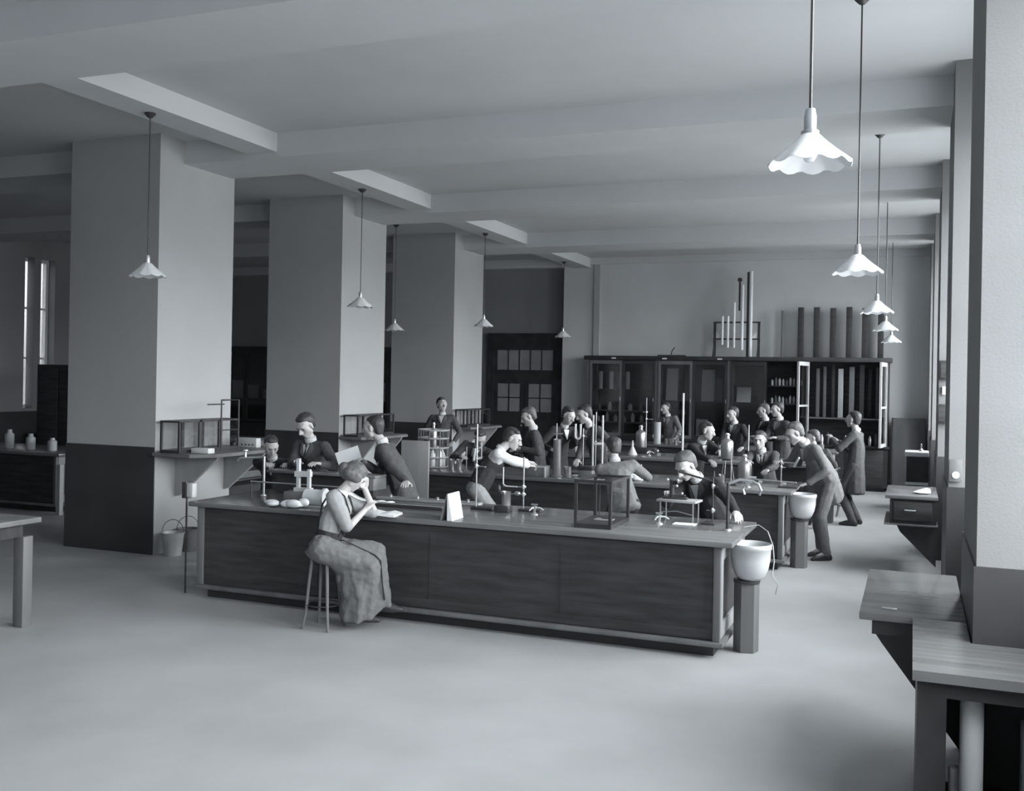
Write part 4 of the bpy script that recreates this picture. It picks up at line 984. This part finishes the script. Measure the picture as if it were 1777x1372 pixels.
    if kind == 'shirt':
        b.hull([(mid, (.145 * s, .112 * s, .07 * s), Rb), (P + u * .05, (.145 * s, .115 * s, .05 * s), Rb)])
    else:
        b.hull([(mid, (.145 * s, .112 * s, .07 * s), Rb), (P, (.175 * s, .13 * s, .06 * s), Rb)])
        if seat: b.hull([(P, (.175 * s, .13 * s, .06 * s), Rb), (P - u * .06 - F * .02, (.185 * s, .14 * s, .05 * s), Rb)])
        else:
            hv = (u * .45 + Z * .55).normalized()
            b.hull([(P, (.175 * s, .13 * s, .06 * s), Rb), (P - hv * hem * s, (.19 * s, .15 * s, .03 * s), Rb)])
    for sd, sh, e, w_ in res:
        fd = (w_ - e).normalized()
        b.hull([(sh - u * .005, .066 * s), (e, .054 * s)]); b.hull([(e, .054 * s), (w_ - fd * .015, .041 * s)])
    upper = cloth_white if kind == 'shirt' else jm
    blob(b, 'shirt' if kind == 'shirt' else 'jacket', upper, vj, me, org, 2, wr_)
    if kind == 'shirt':
        b = MB(); g = .012
        b.hull([(chest + Ft * .01, (.158 * s, .128 * s, .09 * s), Rch), (mid, (.155 * s, .124 * s, .07 * s), Rb)])
        b.hull([(mid, (.155 * s, .124 * s, .07 * s), Rb), (P + u * .04, (.160 * s, .13 * s, .05 * s), Rb)])
        b.hull([(shL * .45 + N * .55 - u * .05, .064), (shR * .45 + N * .55 - u * .05, .064), (chest + Ft * .01, (.12 * s, .126 * s, .08 * s), Rch)])
        blob(b, 'waistcoat', cloth_dark, vj, me, org, 2, .01)
    # collar, shirt front, lapels
    bb = MB(); prof = []
    cc = N + ndir * .012
    for k_ in range(20):
        a0, a1 = 2 * PI * k_ / 20, 2 * PI * (k_ + 1) / 20
        q = lambda a: cc + (Rs * math.cos(a) + (ndir.cross(Rs)) * math.sin(a)) * .057 * s
        bb.hull([(q(a0) - ndir * .012, .006), (q(a1) - ndir * .012, .006), (q(a0) + ndir * .026, .005), (q(a1) + ndir * .026, .005)])
    for v in bb.bm.verts: v.co -= org
    bb.build('shirt_collar', cloth_white, me, 60)
    if front and kind != 'shirt':
        top = N - u * .035 * s + Ft * .068 * s; bot = chest + Ft * .127 * s - u * .01
        bb = MB().hull([(top - Rs * .045 * s, .010), (top + Rs * .045 * s, .010), (bot, .010)])
        for v in bb.bm.verts: v.co -= org
        bb.build('shirt_front', cloth_white, me, 60)
        bb = MB()
        for q in (-1, 1): bb.hull([(top + Rs * q * .062 * s + u * .02, .010), (top + Rs * q * .095 * s - u * .05, .011), (bot + Rs * q * .014 + Ft * .004, .009), (bot + Rs * q * .05 + u * .05, .010)])
        for v in bb.bm.verts: v.co -= org
        bb.build('lapels', jm, me, 60)
        if tie:
            bb = MB().hull([(top + Ft * .010, .014), (top - u * .03 + Ft * .012, .010)]).hull([(top - u * .02 + Ft * .012, .009), (bot + Ft * .008, .016)])
            for v in bb.bm.verts: v.co -= org
            bb.build('necktie', cloth_dark, me, 60)
    return me

person('young man in a dark jacket and tie bowing his head over the raised shelf', (-6.15, 9.62, .95), (-6.18, 9.44, 1.60), 262, (-5.78, 9.10, 1.19), (-6.10, 9.12, 1.19), face=258, pitch=38, near=True, jacket='mid', tie=True, curl=(.4, .3))
person('small dark-haired boy writing at the far left of the front bench', (-6.95, 9.98, .72), (-6.80, 9.68, 1.33), 295, (-6.22, 9.14, 1.18), (-6.30, 9.05, 1.18), face=318, pitch=30, near=True, s=.96, jacket='dark', seat=True, curl=(.5, .5))
person('young man seen in profile, propping himself on one straight arm beside the pale screen', (-4.98, 9.52, .92), (-5.33, 9.42, 1.60), 195, (-4.56, 8.96, .985), (-5.40, 9.30, 1.20), face=188, pitch=8, near=True, jacket='mid', hem=.20, curl=(.25, .6), hand_up=(((0, 0, 1), (.3, -.9, -.1)), None), tie=False)
sheet = MB().box(-.13, .13, -.003, .003, -.06, .10, 0, Matrix.Rotation(-.35, 4, 'Y')).build('paper_sheet', paper, None, 0, (-5.52, 9.26, 1.285), .25)
tag(sheet, 'white sheet held up by the young man in profile', 'paper')
person('slim man in a dark suit standing far back before the third pillar', (-8.02, 16.75, .98), (-8.03, 16.72, 1.66), 285, (-7.72, 16.62, .93), (-8.25, 16.62, .88), face=320, pitch=0, jacket='mid', s=1.05)
person('crouching student peering down into the white sight tube', (-6.02, 13.62, .90), (-5.78, 13.32, 1.30), 290, (-5.62, 12.95, 1.02), (-5.95, 13.0, 1.0), face=305, pitch=45, jacket='mid', seat=True, s=1.0, feet=((-5.95, 13.75), (-6.12, 13.70)))
person('man in white shirtsleeves and dark waistcoat reaching over the second bench', (-4.72, 10.88, .90), (-4.40, 11.10, 1.44), 25, (-4.36, 11.92, 1.08), (-4.14, 11.80, .98), face=8, pitch=22, near=True, kind='shirt', trousers='pale', curl=(.4, .4), hair='dark', lean_up=.2, feet=((-4.75, 11.05), (-4.62, 10.75)))
person('man in a grey jacket looking down with folded hands behind the second bench', (-4.98, 13.55, .92), (-5.08, 13.44, 1.62), 205, (-5.12, 13.18, 1.12), (-5.25, 13.30, 1.10), face=205, pitch=28, jacket='mid', hair='mid')
person('young man in profile bending his head towards the man with the moustache', (-5.0, 14.45, .94), (-4.78, 14.32, 1.62), 325, (-4.5, 13.95, 1.12), (-4.9, 13.9, 1.08), face=335, pitch=25, jacket='dark')
person('man with a moustache in a dark suit leaning over the two vertical glass tubes', (-4.05, 13.72, .93), (-4.29, 13.56, 1.67), 225, (-3.78, 13.28, .985), (-4.30, 13.26, .985), face=215, pitch=20, jacket='mid', tache=True, near=True)
person('student in a pale jacket seen from behind, seated between the first two benches', (-2.98, 10.95, .74), (-3.22, 11.28, 1.37), 112, (-3.42, 11.80, .985), (-2.90, 11.78, 1.0), face=135, pitch=15, near=True, jacket='grey', seat=True, front=False, hair='dark', trousers='dark', s=1.05)
person('student in a grey jacket standing alone behind the farthest bench', (-4.72, 20.98, .95), (-4.83, 20.92, 1.60), 250, (-4.55, 20.6, .93), (-4.98, 20.55, 1.02), face=225, pitch=10, jacket='grey', tie=True, s=1.0)
person('student in profile with rolled sleeve holding the raised bottle', (-2.80, 13.80, .88), (-2.57, 13.60, 1.50), 330, (-2.22, 13.06, 1.22), (-2.34, 12.98, 1.10), face=350, pitch=14, jacket='dark', curl=(.7, .7), s=1.0)
person('fair-haired man bowed low over the microscope at the right part of the front bench', (-1.72, 9.78, .78), (-1.98, 9.47, 1.36), 243, (-1.40, 8.98, .975), (-2.10, 9.14, 1.10), face=238, pitch=38, near=True, jacket='dark', hair='mid', seat=True, curl=(.35, .5), s=1.05, lean_up=.15)
person('man with pale collar standing before the cabinet, third from the right of the back group', (-2.96, 18.42, .95), (-3.00, 18.30, 1.60), 245, (-2.75, 17.9, .98), (-3.15, 18.0, 1.0), face=220, pitch=10, jacket='dark', s=1.0)
person('man whose head shows just left of the tallest man in the back group', (-2.50, 18.85, .95), (-2.52, 18.75, 1.66), 215, (-2.62, 18.45, 1.15), (-2.75, 18.55, 1.1), face=195, pitch=10, jacket='dark', hair='mid', s=1.0)
person('tallest man of the back group, holding both hands before him', (-2.14, 18.40, .96), (-2.22, 18.26, 1.70), 225, (-2.20, 17.92, 1.17), (-2.42, 17.98, 1.15), face=205, pitch=10, jacket='mid', s=1.05)
person('boy facing the camera and gripping the low ribbed bottle', (-1.82, 13.88, .80), (-1.88, 13.68, 1.40), 265, (-1.72, 13.22, 1.02), (-1.92, 12.88, 1.12), face=262, pitch=10, jacket='mid', seat=True, tie=True, near=True, s=.96, curl=(.4, .8))
person('man in a light coat bending over the right end of the second bench', (-.94, 13.02, .95), (-1.33, 12.72, 1.55), 215, (-1.16, 12.52, .90), (-1.56, 12.84, 1.14), face=205, pitch=30, near=True, jacket='grey', trousers='grey', hem=.26, hair='mid', feet=((-.98, 12.90), (-1.06, 13.2)), s=1.05, lean_up=.2, front=True)
person('small seated boy behind the bending man in the light coat', (-1.28, 15.35, .70), (-1.36, 15.5, 1.36), 100, (-1.5, 15.9, .98), (-1.2, 15.85, .98), face=190, pitch=15, jacket='mid', seat=True, s=.95, hair='mid', front=False)
person('man in a long dark coat standing in the right-hand aisle', (-.80, 16.45, .98), (-.85, 16.50, 1.62), 168, (-1.22, 16.42, 1.30), (-1.15, 16.62, 1.25), face=160, pitch=0, jacket='mid', trousers='mid', hem=.42, s=1.04, front=False, feet=((-.86, 16.30), (-.80, 16.55)))

# ---------------------------------------------------------------- the seated woman
wm, d = person('seated woman in a long grey dress reading with her head on her hand', (-4.630, 7.460, .79), (-4.490, 7.620, 1.28), 16, (-4.370, 7.700, 1.21), (-4.37, 7.71, .965), face=35, pitch=42, near=True, kind='woman', hair='mid', seat=True,
               s=.98, feet=((-4.180, 7.640, .14), (-4.340, 7.520, .06)), poles=((.6, .5, -1), (-.1, -1, -1)), hand_up=(((-.3, .9, .3), (0, -.1, 1)), None), curl=(.9, .15), lean_up=.2, group=None)
org = d['org']; s = .98; N, u, F, Rt, P, Rb, chest, mid = (d[k] for k in ('N', 'u', 'F', 'Rt', 'P', 'Rb', 'chest', 'mid')); Fh = d['Fh']; Z = Vector((0, 0, 1))
b = MB()
b.hull([(d['shL'], .060), (d['shR'], .060), (N - u * .05, (.075, .065, .045), Rb), (chest + F * .02, (.135, .115, .085), Rb)])
b.hull([(chest + F * .02, (.135, .115, .085), Rb), (mid, (.115, .10, .06), Rb)]); b.hull([(mid, (.115, .10, .06), Rb), (P + u * .10, (.115, .10, .05), Rb)])
for sd, sh, e, w_ in d['res']:
    fd = (e - sh).normalized(); ee = sh + fd * ((e - sh).length * .92)
    b.hull([(sh, .072), ((sh + ee) / 2, .066)]); b.hull([((sh + ee) / 2, .066), (ee, .056)])
blob(b, 'blouse', cloth_pale, .010, wm, org, 2, .014)
# skirt: hips, lap, fall to the hem near the feet
b = MB()
b.hull([(P + u * .10, (.118, .105, .03), Rb), (P, (.165, .135, .08), Rb), (P - u * .05 - F * .01, (.17, .14, .08), Rb)])
for k_, hp in ((d['kR'], P + Rt * .085), (d['kL'], P - Rt * .085)):
    b.hull([(hp, .125), (k_ + Z * .0, .088)])
b.hull([(P + Rt * .10 - Z * .03, .10), (P - Rt * .10 - Z * .03, .10), (d['kR'], .086), (d['kL'], .086)])
b.hull([(P + Rt * .06 - Z * .05 + F * .10, .09), (d['kR'] - Fh * .05 - Z * .02, .08), (Vector((-4.430, 7.500, .40)), .05)])
hemn = [Vector((-4.500, 7.480, .12)), Vector((-4.420, 7.420, .095)), Vector((-4.310, 7.420, .095)), Vector((-4.240, 7.480, .12))]
for i, h_ in enumerate(hemn):
    b.hull([(d['kR'] - Fh * (.12 - .05 * i), .07), (h_, .034), (h_ * .5 + (d['kR'] - Fh * (.12 - .05 * i)) * .5, .058)])
    b.hull([(P + F * (.16 + .06 * i) - Z * .06 + Rt * .06, .06), (h_ + Z * .22, .045), (d['kR'] - Fh * .05, .07)])
for p_, q_ in zip(hemn, hemn[1:]): b.hull([(p_, .026), (q_, .026), ((p_ + q_) / 2 + Z * .3 + Fh * .02, .045), (d['kR'] - Z * .05, .07)])
far_ = [Vector((-4.140, 7.620, .21)), Vector((-4.200, 7.680, .19))]
b.hull([(d['kL'], .085), (d['kR'], .078), (far_[0], .04), (far_[1], .045)])
b.hull([(d['kR'] - Z * .1, .06), (hemn[3], .03), (far_[0] + Z * .03, .03), (d['kL'] - Z * .1, .06)])
blob(b, 'skirt', cloth_grey, .011, wm, org, 2, .03)
# belt, apron straps, collar, sleeve seams
bb = MB(); W0 = P + u * .125
ring = [W0 + Rt * .122 * math.cos(a) + F * .108 * math.sin(a) for a in [2 * PI * k / 24 for k in range(25)]]
for p, q in zip(ring, ring[1:]): bb.hull([(p - u * .018, .006), (p + u * .018, .006), (q - u * .018, .006), (q + u * .018, .006)])
for v in bb.bm.verts: v.co -= org
bb.build('belt', cloth_dark, wm, 60)
for q in (-1, 1):
    pts = [P + u * .12 + F * .10 + Rt * q * .06, chest + F * .142 + Rt * q * .085, N - u * .02 + F * .065 + Rt * q * .095, N + u * .012 + Rt * q * .10, N - u * .03 - F * .072 + Rt * q * .095, chest - F * .115 + Rt * q * .06, P + u * .12 - F * .10 + Rt * q * .03]
    MB().tube([p - org for p in pts], .008, 6).build('apron_strap', cloth_dark, wm)
bb = MB()
cc = N + u * .0
for k_ in range(20):
    a0, a1 = 2 * PI * k_ / 20, 2 * PI * (k_ + 1) / 20
    q = lambda a: cc + (Rt * math.cos(a) + F * math.sin(a)) * .058
    bb.hull([(q(a0) - u * .02, .006), (q(a1) - u * .02, .006), (q(a0) + u * .02, .005), (q(a1) + u * .02, .005)])
for v in bb.bm.verts: v.co -= org
bb.build('collar', cloth_white, wm, 60)
hz = .2
sk = [P + u * .10 + F * .12 + Rt * .05, P + F * .19 + Rt * .09 + Z * .115, P.lerp(d['kR'], .6) + Z * .128 + Rt * .02, d['kR'] + Z * .095 + Fh * .04, d['kR'] + Z * .05 + Fh * .09, d['kR'].lerp(Vector((-4.170, 7.550, .22)), .5) + Fh * .07 + Rt * .03, Vector((-4.130, 7.550, .26))]
MB().tube([p - org for p in sk], .006, 6).build('skirt_piping', cloth_dark, wm)
